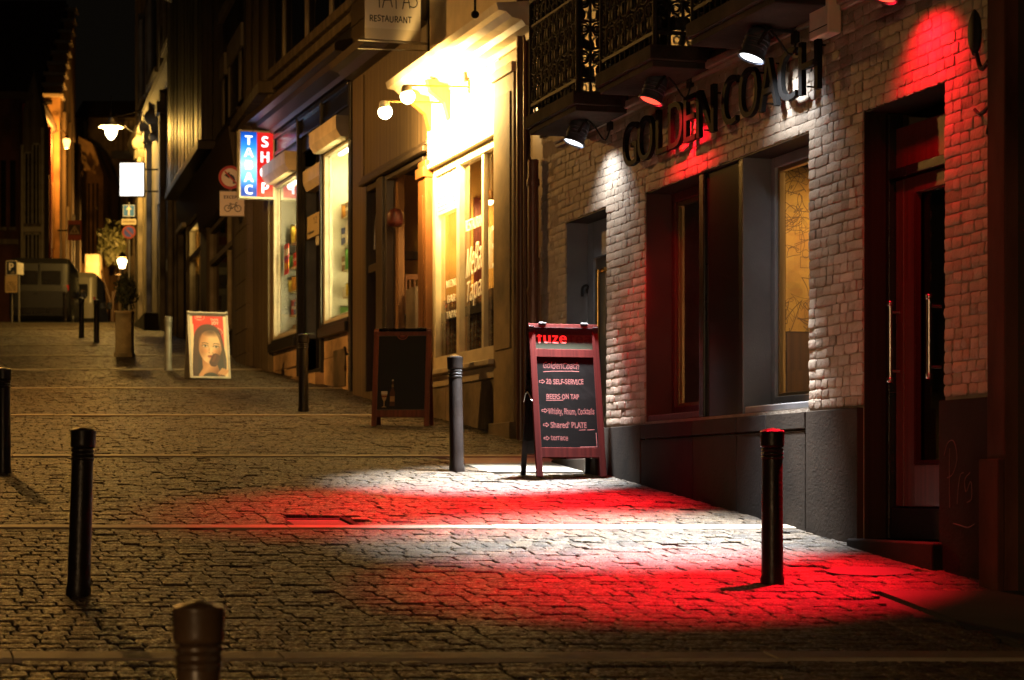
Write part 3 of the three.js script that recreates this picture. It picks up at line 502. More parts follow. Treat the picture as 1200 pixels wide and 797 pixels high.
// ------------------------------------------------------------------ bollards
{
  const make = (m) => {
    const o = thing('bollard', '', 'bollard', [0, 0, 0], 0, 'cast iron bollards along the street'), r = 0.061;
    part('post', lathe([[0, -0.1], [r + 0.006, -0.1], [r + 0.006, 0.03], [r, 0.05], [r - 0.004, 0.72], [0, 0.72]], 36), m, o);
    part('ring', [0.728, 0.75, 0.772].map((y) => lathe([[r - 0.008, y - 0.011], [r - 0.002, y - 0.009], [r + 0.002, y], [r - 0.002, y + 0.009], [r - 0.008, y + 0.011]], 36)), m, o);
    part('cap', lathe([[r - 0.006, 0.784], [r + 0.003, 0.79], [r + 0.005, 0.80], [r + 0.006, 0.868], [r + 0.0075, 0.872], [r + 0.0075, 0.878], [r + 0.003, 0.883], [r * 0.6, 0.893], [0, 0.899]], 36), m, o);
    return o;
  };
  const A = make(M.bollard), put = (o, u, v, h, label, lean = 0) => { const p = ground(u, v); o.position.set(...p); o.scale.y = h / 0.9; o.rotation.z = lean; o.userData.label = label; };
  const near = [[905, 684, 0.86, 'dark bollard standing in the red light before the pub entrance'], [92, 696, 0.895, 'black bollard at the left of the dark foreground setts', -0.03], [4, 554, 0.89, 'black bollard cut by the left edge of the picture'], [535.5, 552, 0.985, 'brown bollard beside the menu board at the white pool of light', 0.018], [355.5, 482, 0.92, 'dark bollard in front of the shop window with the cellar hatch'],
    [113, 401, 0.93, 'nearer of two thin bollards beside the parked vans'], [95.5, 396, 0.93, 'farther of two thin bollards beside the parked vans'], [76, 377.5, 0.86, 'short far bollard directly in front of the pale van']];
  near.forEach(([u, v, h, label, lean], i) => put(i ? copyOf(A, '', [0, 0, 0]) : A, u, v, h, label, lean));
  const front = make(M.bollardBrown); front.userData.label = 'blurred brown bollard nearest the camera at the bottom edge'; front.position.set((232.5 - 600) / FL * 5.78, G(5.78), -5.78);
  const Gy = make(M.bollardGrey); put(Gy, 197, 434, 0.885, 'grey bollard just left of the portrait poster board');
}
{ // stone planter column with a clipped shrub in it
  const p = ground(146, 418), o = thing('stone_planter', 'tall ochre stone planter column on the far setts', 'planter', p);
  part('column', [box(-0.15, 0.15, 0.06, 0.8, -0.15, 0.15, 0.014), box(-0.17, 0.17, -0.1, 0.065, -0.17, 0.17, 0.01)], mat('sandy stone', [0.33, 0.24, 0.11], 0.8, { map: 'strong', size: 0.8, bump: 'rough', bsize: 0.2, bscale: 0.003 }), o);
  part('rim', [box(-0.16, 0.16, 0.8, 0.84, 0.1, 0.16, 0.008), box(-0.16, 0.16, 0.8, 0.84, -0.16, -0.1, 0.008), box(-0.16, -0.1, 0.8, 0.84, -0.1, 0.1, 0.008), box(0.1, 0.16, 0.8, 0.84, -0.1, 0.1, 0.008)], M.ochre, o);
  part('soil', box(-0.1, 0.1, 0.78, 0.82, -0.1, 0.1), M.soil, o);
}
function foliage(n, rx, ry, rz, cy, size, keep = () => true) {        // leaf-sized faces through a crown's volume
  const pos = [], nor = [], q = new THREE.Quaternion(), e = new THREE.Euler();
  for (let i = 0; i < n; i++) {
    const a = rr(0, 6.283), b = Math.acos(rr(-1, 1)), r = Math.cbrt(rr(0.12, 1)), lump = 0.78 + 0.3 * Math.sin(3 * a + 2 * b) * Math.sin(4 * b);
    const c = V(rx * r * lump * Math.sin(b) * Math.cos(a), cy + ry * r * lump * Math.cos(b), rz * r * lump * Math.sin(b) * Math.sin(a)); if (!keep(c)) continue;
    q.setFromEuler(e.set(rr(-1, 1), rr(0, 6.28), rr(-1, 1))); const s = size * rr(0.6, 1.3), N = V(0, 0, 1).applyQuaternion(q);
    const P = [[0, -s, 0], [s * 0.45, 0, 0.1 * s], [0, s, 0], [-s * 0.45, 0, 0.1 * s]].map((p) => V(...p).applyQuaternion(q).add(c));
    for (const k of [0, 1, 2, 0, 2, 3]) { pos.push(P[k].x, P[k].y, P[k].z); nor.push(N.x, N.y, N.z); }
  }
  const g = new THREE.BufferGeometry(); g.setAttribute('position', new THREE.Float32BufferAttribute(pos, 3)); g.setAttribute('normal', new THREE.Float32BufferAttribute(nor, 3)); return g;
}
{
  const p = ground(148.5, 418), o = thing('potted_shrub', 'dark clipped shrub growing from the tall stone planter', 'shrub', [p[0], p[1] + 0.8, p[2]]);
  part('stem', [rod([0, 0, 0], [0.01, 0.3, 0], 0.018), rod([0.01, 0.2, 0], [0.12, 0.42, 0.04], 0.01), rod([0.01, 0.2, 0], [-0.1, 0.4, -0.04], 0.01)], M.darkWood, o);
  part('foliage', foliage(1500, 0.24, 0.38, 0.24, 0.4, 0.035), M.leaf, o);
}

// ------------------------------------------------------------------ boards standing in the street
// a folding board: front leaf leaning back, rear leaf leaning the other way, hinged at the top; w x hgt in metres
function aBoard(name, label, category, pos, turn, o) {
  const B = thing(name, label, category, pos, turn), { w, hgt, spread, frame, rear, st = 0.05, legs = 0.12, rails } = o;
  const lean = Math.atan(spread / hgt), len = Math.hypot(spread, hgt), front = (g) => g.rotateX(-lean).translate(0, 0, spread), back = (g) => g.rotateX(lean).translate(0, 0, -spread);
  for (const x of [-1, 1]) part('stile', front(box(x * w / 2 - (x > 0 ? st : 0), x * w / 2 + (x > 0 ? 0 : st), 0, len, -0.03, 0, 0.005)), frame, B);
  for (const [a, b] of rails) part('rail', front(box(-w / 2 + st - 0.004, w / 2 - st + 0.004, a, b, -0.027, -0.003, 0.004)), frame, B);
  for (const x of [-1, 1]) part('rear_leg', back(box(x * w / 2 - (x > 0 ? st * 0.8 : 0), x * w / 2 + (x > 0 ? 0 : st * 0.8), 0, len - 0.02, 0.002, 0.028, 0.004)), rear, B);
  part('rear_panel', back(box(-w / 2 + st * 0.8, w / 2 - st * 0.8, legs, len - 0.03, 0.006, 0.022)), rear, B);
  part('hinge', [-1, 1].map((x) => rod([x * w * 0.3 - 0.03, hgt, 0], [x * w * 0.3 + 0.03, hgt, 0], 0.012)), M.iron, B);
  const flat = (nm, a, b, y0, y1, m, z = -0.012, label2) => { const g = box(a, b, y0, y1, z - 0.008, z), q = join(front(g)); const src = new THREE.BoxGeometry(1, 1, 1).toNonIndexed(); q.setAttribute('uv', src.attributes.uv.clone()); const mm = mesh(q, m); mm.name = nm; if (label2) mm.userData.label = label2; B.add(mm); return mm; };
  return { B, front, back, len, flat };
}
{ // menu board with the drinks header
  const w = 0.60, hgt = 1.26;
  const b = aBoard('menu_board', 'red framed chalk menu board with a soft drink header beside the pub side door', 'menu board', (() => { const p = ground(660, 559); return p; })(), 0.286, { w, hgt, spread: 0.24, frame: M.redFrame, rear: M.blackPaint, st: 0.055, legs: 0.2, rails: [[0.16, 0.245], [1.0, 1.07], [1.235, 1.283]] });
  const head = canvasTex(512, 192, (c, W, H) => {
    c.fillStyle = '#1d2216'; c.fillRect(0, 0, W, H); c.font = 'bold 132px sans-serif'; c.textBaseline = 'alphabetic';
    c.fillStyle = '#ff9490'; c.fillText('fuze', 18, 132); const x = c.measureText('fuze').width + 30; c.fillStyle = '#0f120c'; c.fillText('tea', x, 132);
  });
  b.flat('header_panel', -w / 2 + 0.05, w / 2 - 0.05, 1.068, 1.238, printMat('header print', head, 0.6, { specularIntensity: 0.2 }));
  const chalk = canvasTex(768, 1184, (c, W, H) => {
    c.fillStyle = '#0d0c0b'; c.fillRect(0, 0, W, H); let q = 11; const R = () => (q = (q * 16807) % 2147483647) / 2147483647;
    for (let i = 0; i < 60; i++) { c.fillStyle = `rgba(120,110,105,${R() * 0.02})`; c.beginPath(); c.ellipse(R() * W, R() * H, 40 + R() * 160, 12 + R() * 40, R(), 0, 7); c.fill(); }
    c.lineCap = c.lineJoin = 'round'; c.strokeStyle = c.fillStyle = '#8a5a56';
    const text = (t, x, y, size, sx = 1, width = 6, f = 'sans-serif', slope = 0) => { c.save(); c.translate(x, y); c.rotate(slope); c.scale(sx, 1); c.font = `${size}px ${f}`; c.lineWidth = width * 0.5; let xx = 0; for (const ch of t) { c.save(); c.translate(xx, (R() - 0.5) * size * 0.08); c.rotate((R() - 0.5) * 0.1); c.strokeText(ch, 0, 0); c.restore(); xx += c.measureText(ch).width * 0.98; } c.restore(); };
    const line = (...p) => { c.lineWidth = 6; c.beginPath(); c.moveTo(p[0], p[1]); for (let i = 2; i < p.length; i += 2) c.lineTo(p[i], p[i + 1]); c.stroke(); };
    const arrow = (x, y) => { c.lineWidth = 5; c.beginPath(); c.moveTo(x, y - 11); c.lineTo(x + 38, y - 11); c.lineTo(x + 38, y - 26); c.lineTo(x + 72, y); c.lineTo(x + 38, y + 26); c.lineTo(x + 38, y + 11); c.lineTo(x, y + 11); c.closePath(); c.stroke(); };
    c.save(); c.transform(1, 0, -0.18, 1, 0, 0); text('GoldenCoach', 110, 150, 108, 0.76, 6); c.restore(); line(90, 196, 210, 186, 470, 182, 560, 186);
    arrow(30, 322); text('20 SELF-SERVICE', 116, 352, 86, 0.80, 7);
    text('BEERS ON TAP', 108, 545, 84, 0.82, 7); line(108, 566, 330, 562);
    arrow(44, 700); text('Whisky, Rhum, Cocktails', 124, 742, 96, 0.60, 7);
    arrow(52, 884); text("Shared' PLATE", 142, 920, 96, 0.80, 7); line(520, 950, 600, 946); line(630, 946, 720, 942);
    arrow(50, 1056); text('terrace', 140, 1080, 84, 0.86, 6);
    line(740, 985, 742, 1160); line(520, 1168, 742, 1162);
  });
  b.flat('chalk_panel', -w / 2 + 0.05, w / 2 - 0.05, 0.24, 1.004, printMat('chalk menu', chalk, 1, { specularIntensity: 0.05 }));
  part('chain', [tube([[-w / 2 - 0.004, 0.62, 0.12], [-w / 2 - 0.01, 0.69, 0.02], [-w / 2 - 0.01, 0.69, -0.02], [-w / 2 - 0.004, 0.62, -0.12]], 0.005, 12, 5)], M.steel, b.B);
}
{ // black board in a mahogany frame
  const w = 0.62, hgt = 1.05;
  const b = aBoard('black_board', 'empty black board in a mahogany frame before the brown glass shopfront', 'chalkboard', ground(472, 500), -0.10, { w, hgt, spread: 0.2, frame: M.maroon, rear: M.maroon, st: 0.055, legs: 0.14, rails: [[0.1, 0.175]] });
  const art = canvasTex(512, 900, (c, W, H) => {
    c.fillStyle = '#0b0a09'; c.fillRect(0, 0, W, H);
    c.strokeStyle = '#6b5a4a'; c.lineWidth = 6; c.beginPath(); c.moveTo(0, 70); c.lineTo(W, 70); c.stroke(); c.beginPath(); c.moveTo(0, H - 12); c.lineTo(W, H - 12); c.stroke();
    c.fillStyle = '#0b0a09'; c.strokeStyle = '#b5533a'; c.lineWidth = 7; c.beginPath(); c.ellipse(256, 62, 52, 46, 0, 0, 7); c.fill(); c.stroke(); c.fillStyle = '#7a2a20'; c.beginPath(); c.ellipse(256, 62, 38, 32, 0, 0, 7); c.fill(); c.fillStyle = '#c98a6a'; c.fillRect(228, 50, 56, 7); c.fillRect(236, 64, 40, 6);
    c.fillStyle = '#c8a46a'; c.beginPath(); c.moveTo(46, 705); c.lineTo(112, 705); c.lineTo(100, 770); c.lineTo(84, 800); c.lineTo(84, 850); c.lineTo(108, 862); c.lineTo(50, 862); c.lineTo(74, 850); c.lineTo(74, 800); c.lineTo(58, 770); c.closePath(); c.fill(); c.fillStyle = '#e8dcc0'; c.fillRect(46, 685, 66, 34); c.fillStyle = '#8a3a20'; c.fillRect(50, 735, 56, 16);
    c.fillStyle = '#5a3018'; c.beginPath(); c.moveTo(158, 560); c.lineTo(172, 560); c.lineTo(174, 650); c.lineTo(192, 700); c.lineTo(192, 850); c.lineTo(138, 850); c.lineTo(138, 700); c.lineTo(156, 650); c.closePath(); c.fill(); c.fillStyle = '#d8c49a'; c.fillRect(156, 556, 18, 16); c.fillStyle = '#b08450'; c.fillRect(140, 740, 50, 60); c.fillStyle = '#8a6a3a'; c.fillRect(154, 610, 22, 30);
  });
  b.flat('chalk_panel', -w / 2 + 0.05, w / 2 - 0.05, 0.17, 1.06, printMat('black board print', art, 0.45), -0.006);
  part('top_rail', b.front(box(-w / 2 + 0.05, w / 2 - 0.05, 1.03, 1.075, -0.03, -0.002, 0.004)), M.blackPaint, b.B);
}
{ // advertising board with a portrait poster
  const w = 0.62, hgt = 1.02;
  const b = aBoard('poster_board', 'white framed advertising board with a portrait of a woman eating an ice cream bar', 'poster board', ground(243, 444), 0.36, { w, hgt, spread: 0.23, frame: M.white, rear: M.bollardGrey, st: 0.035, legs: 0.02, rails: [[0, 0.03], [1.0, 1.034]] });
  const poster = canvasTex(512, 896, (c, W, H) => {
    const g = c.createLinearGradient(0, 0, 0, H); g.addColorStop(0, '#e0281c'); g.addColorStop(1, '#d8301c'); c.fillStyle = '#f4e2c0'; c.fillRect(0, 0, W, H); c.fillStyle = g; c.fillRect(40, 24, 430, 600); c.fillStyle = '#f4e2c0'; c.fillRect(0, 150, 52, 500);
    c.fillStyle = '#f2362a'; c.fillRect(70, 10, 150, 110); c.fillStyle = '#ffd0c0'; c.font = 'bold 44px sans-serif'; c.fillText('GO!', 96, 62); c.font = '26px sans-serif'; c.fillText('TASTE', 98, 98);
    c.strokeStyle = '#ffc9b8'; c.lineWidth = 5; c.beginPath(); c.ellipse(145, 50, 66, 40, 0, 0, 7); c.stroke();
    c.fillStyle = '#ffe3d4'; c.font = 'bold 40px sans-serif'; c.fillText('TASTE', 292, 96); c.font = 'bold 60px sans-serif'; c.fillText('JOY', 306, 152); c.lineWidth = 7; c.beginPath(); c.arc(340, 180, 60, 0.2, 1.6); c.stroke(); c.beginPath(); c.arc(400, 260, 50, -1.6, 0.6); c.stroke();
    // hair behind
    const hair = c.createLinearGradient(40, 160, 470, 896); hair.addColorStop(0, '#5a2c18'); hair.addColorStop(0.5, '#33170d'); hair.addColorStop(1, '#1c0c07');
    c.fillStyle = hair; c.beginPath(); c.moveTo(262, 150); c.bezierCurveTo(120, 140, 40, 260, 44, 430); c.bezierCurveTo(34, 640, 0, 760, 20, 896); c.lineTo(460, 896); c.bezierCurveTo(512, 760, 490, 560, 452, 430); c.bezierCurveTo(440, 260, 392, 158, 262, 150); c.fill();
    const neck = c.createLinearGradient(120, 640, 380, 860); neck.addColorStop(0, '#a8693f'); neck.addColorStop(0.5, '#dfa878'); neck.addColorStop(1, '#7a4526'); c.fillStyle = neck; c.beginPath(); c.moveTo(150, 600); c.lineTo(158, 780); c.lineTo(80, 896); c.lineTo(410, 896); c.lineTo(352, 700); c.closePath(); c.fill();
    c.fillStyle = '#17110d'; c.beginPath(); c.moveTo(180, 862); c.quadraticCurveTo(270, 806, 360, 872); c.lineTo(380, 896); c.lineTo(150, 896); c.closePath(); c.fill();
    // face: a tilted oval shaded by soft patches
    c.save(); c.translate(276, 466); c.rotate(0.08); c.scale(1.2, 1.02);
    const skin = c.createLinearGradient(-150, -60, 150, 60); skin.addColorStop(0, '#b87a4c'); skin.addColorStop(0.35, '#efc091'); skin.addColorStop(0.62, '#f8d2a6'); skin.addColorStop(1, '#b3754a');
    c.fillStyle = skin; c.beginPath(); c.moveTo(0, -225); c.bezierCurveTo(-105, -222, -148, -110, -140, 10); c.bezierCurveTo(-134, 120, -80, 216, -6, 250); c.bezierCurveTo(70, 220, 128, 120, 134, 6); c.bezierCurveTo(138, -110, 100, -222, 0, -225); c.fill();
    const soft = (x, y, rx, ry, rgb, al) => { const g2 = c.createRadialGradient(0, 0, 0, 0, 0, 1); g2.addColorStop(0, `rgba(${rgb},${al})`); g2.addColorStop(1, `rgba(${rgb},0)`); c.save(); c.translate(x, y); c.scale(rx, ry); c.fillStyle = g2; c.beginPath(); c.arc(0, 0, 1, 0, 7); c.fill(); c.restore(); };
    soft(-96, 90, 70, 120, '120,60,30', 0.5); soft(104, 90, 60, 120, '110,55,28', 0.5); soft(0, -205, 150, 80, '60,28,14', 0.85); soft(-66, 0, 62, 30, '90,45,25', 0.55); soft(66, -4, 62, 30, '90,45,25', 0.55); soft(8, 150, 60, 26, '120,60,35', 0.4); soft(-52, 72, 46, 40, '235,140,100', 0.4); soft(60, 68, 44, 40, '235,140,100', 0.4); soft(2, -110, 70, 60, '255,235,200', 0.45); soft(8, 50, 14, 66, '255,238,210', 0.6);
    c.strokeStyle = '#2e160c'; c.lineWidth = 9; c.beginPath(); c.moveTo(-104, -30); c.quadraticCurveTo(-64, -56, -22, -30); c.stroke(); c.beginPath(); c.moveTo(28, -34); c.quadraticCurveTo(66, -60, 104, -38); c.stroke();
    for (const x of [-62, 64]) { c.fillStyle = '#e9d6c2'; c.beginPath(); c.ellipse(x, 2, 30, 12, 0, 0, 7); c.fill(); c.fillStyle = '#23150f'; c.beginPath(); c.arc(x + 2, 1, 12, 0, 7); c.fill(); c.strokeStyle = '#1c0e08'; c.lineWidth = 8; c.beginPath(); c.ellipse(x, 4, 34, 17, 0, 3.3, 6.1); c.stroke(); }
    soft(-12, 92, 12, 10, '90,40,20', 0.9); soft(28, 92, 12, 10, '90,40,20', 0.9); soft(-14, 50, 12, 50, '140,80,45', 0.45);
    c.fillStyle = '#9c3d2c'; c.beginPath(); c.ellipse(16, 140, 46, 17, 0, 0, 7); c.fill(); c.restore();
    // hair falling over the sides
    c.fillStyle = hair; c.beginPath(); c.moveTo(270, 168); c.bezierCurveTo(166, 190, 108, 320, 116, 470); c.bezierCurveTo(116, 640, 70, 760, 100, 896); c.lineTo(20, 896); c.bezierCurveTo(10, 700, 36, 430, 66, 330); c.bezierCurveTo(106, 200, 196, 146, 270, 150); c.fill();
    c.beginPath(); c.moveTo(262, 160); c.bezierCurveTo(390, 186, 430, 320, 432, 440); c.bezierCurveTo(432, 560, 404, 640, 456, 790); c.lineTo(490, 640); c.bezierCurveTo(462, 480, 448, 250, 350, 182); c.closePath(); c.fill();
    c.lineWidth = 3; for (let i = 0; i < 26; i++) { c.strokeStyle = i % 3 ? 'rgba(130,70,38,.35)' : 'rgba(20,8,4,.5)'; c.beginPath(); c.moveTo(246 - i * 5, 172 + i * 5); c.bezierCurveTo(104 - i * 2, 300, 98 - i * 3, 600, 88 - i * 3, 890); c.stroke(); c.beginPath(); c.moveTo(290 + i * 4, 178 + i * 5); c.bezierCurveTo(432 + i * 0.6, 320, 436 + i, 520, 452 + i * 1.4, 760); c.stroke(); }
    // ice cream bar and fingers
    c.save(); c.translate(330, 660); c.rotate(0.45); c.fillStyle = '#4a1c10'; c.beginPath(); c.roundRect(-62, -95, 118, 195, 55); c.fill(); c.fillStyle = '#6a3018'; c.beginPath(); c.ellipse(-20, -20, 18, 60, 0, 0, 7); c.fill(); c.restore();
    c.fillStyle = '#e0a878'; for (let i = 0; i < 4; i++) { c.save(); c.translate(400 + i * 26, 820 + i * 8); c.rotate(0.7); c.beginPath(); c.roundRect(-13, -60, 24, 110, 12); c.fill(); c.restore(); }
  });
  b.flat('poster', -w / 2 + 0.03, w / 2 - 0.03, 0.028, 1.004, printMat('portrait poster', poster, 0.4));
}

// ------------------------------------------------------------------ tapas restaurant
const TP = new Facade(6.994, 0.31, 25.68, 21.3);
{
  const F = TP, B = F.thing('tapas_restaurant', 'cream restaurant front with a brightly lit fascia and amber windows', 'building'), h = (y) => F.h(y), s = (u, n = 0) => F.s(u, n), END = F.len, low = -0.4;
  const w0 = s(509), w1 = s(588), y0 = h(3.125), y1 = h(5.47), cy = h(6.28);
  part('wall', [F.wall(0, END, low, h(11), 0.07, [[w0, w1, y0, y1]]), ...F.shell(0, END, low, h(11), 0.07, 5)], M.cream, B);
  part('fascia', [box(s(504), s(588.5), y1 + 0.03, cy - 0.04, 0, 0.035, 0.006), box(s(504), s(588.5), y1 - 0.02, y1 + 0.035, 0, 0.07, 0.01)], M.creamLight, B);
  // cornice: moulded, reaching 0.45 m out
  part('cornice', [profile([[0, cy - 0.06], [0.05, cy - 0.06], [0.06, cy], [0.16, cy + 0.02], [0.2, cy + 0.07], [0.3, cy + 0.09], [0.36, cy + 0.14], [0.44, cy + 0.15], [0.46, cy + 0.22], [0, cy + 0.27]], s(504) - 0.28, END - 0.35)], M.creamLight, B);
  for (const x of [s(506), s(528)]) part('cornice_bracket', profile([[0, cy - 0.4], [0.05, cy - 0.38], [0.1, cy - 0.2], [0.26, cy - 0.08], [0.3, cy + 0.05], [0, cy + 0.05]], x, x + 0.12), M.orangeWood, B);
  part('wall_sensor', [box(s(552) - 0.05, s(552) + 0.05, F.y(552, 96), F.y(552, 84), 0.036, 0.09, 0.008), rod([s(552), F.y(552, 84), 0.05], [s(552.5), F.y(552, 62), 0.045], 0.008, 6)], M.hatch, B);
  part('hanging_hook', [tube([[END - 0.5, h(6.9), 0.35], [END - 0.45, h(7.0), 0.6], [END - 0.4, h(6.85), 0.7], [END - 0.4, h(6.7), 0.66]], 0.03, 14), rod([END - 0.4, h(6.72), 0.66], [END - 0.4, h(6.4), 0.66], 0.012), new THREE.SphereGeometry(0.04, 10, 8).translate(END - 0.4, h(6.38), 0.66)], M.iron, B);
  part('pilaster', [box(s(589), s(613), low, cy - 0.32, 0, 0.1, 0.008), box(s(591.5), s(610), h(3.2), cy - 0.5, 0.1, 0.115, 0.008)], M.ochre, B);
  part('pilaster_capital', [box(s(588), s(614), cy - 0.32, cy - 0.22, 0, 0.13, 0.012), box(s(588), s(614), cy - 0.22, cy - 0.1, 0, 0.08, 0.012)], M.cream, B);
  part('pilaster_base', box(s(586.5), s(613.5), low, F.g(s(600)) + 0.13, 0, 0.15, 0.01), M.baseStone, B);
  part('orange_pilaster', [box(s(498.5), s(507), low + 0.4, y1 + 0.1, 0, 0.09, 0.01), box(s(498), s(507.5), y1 - 0.1, y1 + 0.02, 0.0, 0.12, 0.01), box(s(500), s(505.5), y0, y1 - 0.3, 0.09, 0.105, 0.006)], M.orangeWood, B);
  part('downpipe', [rod([s(617), low, 0.06], [s(617), h(7), 0.06], 0.045, 14), rod([s(621), low, 0.05], [s(621), h(7), 0.05], 0.02, 10)], M.gutterBrown, B);
  part('side_strip', box(s(614.5), END, low, h(7), 0, 0.02), M.gutterBrown, B);
  // base panels, sill
  const base = [s(508), s(527), s(548), s(572), s(588.5)]; for (let i = 0; i < 4; i++) part('base_panel', box(base[i] + 0.004, base[i + 1] - 0.004, F.g(base[i + 1]) - 0.2, y0 - 0.2, 0, 0.05, 0.006), M.baseStone, B);
  part('window_sill', [box(w0 - 0.06, w1 + 0.05, y0 - 0.06, y0, -0.2, 0.16, 0.014), box(w0 - 0.02, w1 + 0.02, y0 - 0.19, y0 - 0.065, 0, 0.07, 0.01)], M.creamLight, B);
  // window: three lights, roller shutter over the left one
  const m1 = s(537.5), m2 = s(565), z = -0.04, W = new THREE.Group(); W.name = 'window'; B.add(W);
  part('frame', [box(w0, w0 + 0.08, y0, y1 - 0.021, z - 0.02, z + 0.05, 0.006), box(w1 - 0.08, w1, y0, y1 - 0.021, z - 0.02, z + 0.05, 0.006), box(w0 + 0.08, w1 - 0.08, y1 - 0.12, y1 - 0.021, z - 0.02, z + 0.05, 0.006), box(w0 + 0.08, w1 - 0.08, y0, y0 + 0.16, z - 0.02, z + 0.05, 0.006)], M.creamLight, W);
  part('mullion', box(m1 - 0.06, m1 + 0.06, y0 + 0.16, y1 - 0.12, z - 0.02, z + 0.05, 0.006), M.creamLight, W); part('mullion', box(m2 - 0.04, m2 + 0.04, y0 + 0.16, y1 - 0.12, z - 0.02, z + 0.035, 0.006), M.creamLight, W);
  part('pane', [box(w0 + 0.09, m1 - 0.06, y0 + 0.15, y1 - 0.11, z - 0.012, z - 0.01), box(m1 + 0.06, m2 - 0.04, y0 + 0.15, y1 - 0.11, z - 0.012, z - 0.01), box(m2 + 0.04, w1 - 0.1, y0 + 0.15, y1 - 0.11, z - 0.012, z - 0.01)], M.glass, W);
  const shY = F.y(520, 250, 0); for (let i = 0, y = shY; y < y1 - 0.13; i++, y += 0.048) part('shutter_slat', box(w0 + 0.09, m1 - 0.06, y, Math.min(y + 0.045, y1 - 0.12), z + 0.012, z + 0.028, 0.006), M.white, W);
  // lettering on the panes, hand painted: real strokes of white paint
  const paint = mat('white window paint', [0.9, 0.86, 0.75], 0.6), stroke = (pts, x, y, sx, sy, r = 0.011) => tube(pts.map(([a, b]) => [x + a * sx, y + b * sy, z - 0.004]), r, 14, 5).scale(1, 1, 1);
  const font = await new FontLoader().loadAsync('fonts/droid/droid_sans_regular.typeface.json');
  const word = (t, x0, x1, ya, yb, slope = 0) => { const g = new TextGeometry(t, { font, size: 1, depth: 1, curveSegments: 4, bevelEnabled: false }); g.computeBoundingBox(); const q = g.boundingBox; g.translate(-q.min.x, -q.min.y, 0).scale((x1 - x0) / (q.max.x - q.min.x), (yb - ya) / (q.max.y - q.min.y), 0.004); if (slope) g.applyMatrix4(new THREE.Matrix4().set(1, 0.25, 0, 0, slope, 1, 0, 0, 0, 0, 1, 0, 0, 0, 0, 1)); return g.translate(x0, ya, z - 0.006); };
  const yr = F.y(550, 268), a0 = m1 + 0.13, a1 = m2 - 0.07;
  part('window_lettering', [word('RESTAURANT', a0, a1, yr, yr + 0.12), word('MeBar', a0, a1 - 0.05, yr - 0.52, yr - 0.2, 0.12), word('Tapas', a0 - 0.02, a1 - 0.03, yr - 0.86, yr - 0.56, 0.08), word('MENU', w0 + 0.35, m1 - 0.2, yr - 0.55, yr - 0.47), word('BAR', w0 + 0.4, m1 - 0.3, yr - 0.72, yr - 0.64), word('TAPAS', w0 + 0.35, m1 - 0.2, yr - 0.9, yr - 0.82), word('MENU', m2 + 0.1, w1 - 0.25, yr - 0.5, yr - 0.05)], paint, W);
  void stroke;
  // the dining room
  part('room_lining', [box(0.16, END - 0.16, low + 2, h(6), -3.1, -3.0), box(0.155, 0.19, low + 2, h(6), -3, -0.07), box(END - 0.2, END - 0.16, low + 2, h(6), -3, -0.07)], M.interiorWarm, B);
  part('room_floor', box(0.16, END - 0.16, low + 1.9, low + 2, -3.1, -0.08), M.darkWood, B); part('room_ceiling', box(0.16, END - 0.16, h(5.75), h(5.85), -3.1, -0.08), M.interiorWarm, B);
  part('dark_doorway', box(0.19, 0.23, low + 2, F.yn(556, 232, 0.2), F.n(564, 0.2), F.n(555, 0.2)), M.redBrown, B);
}
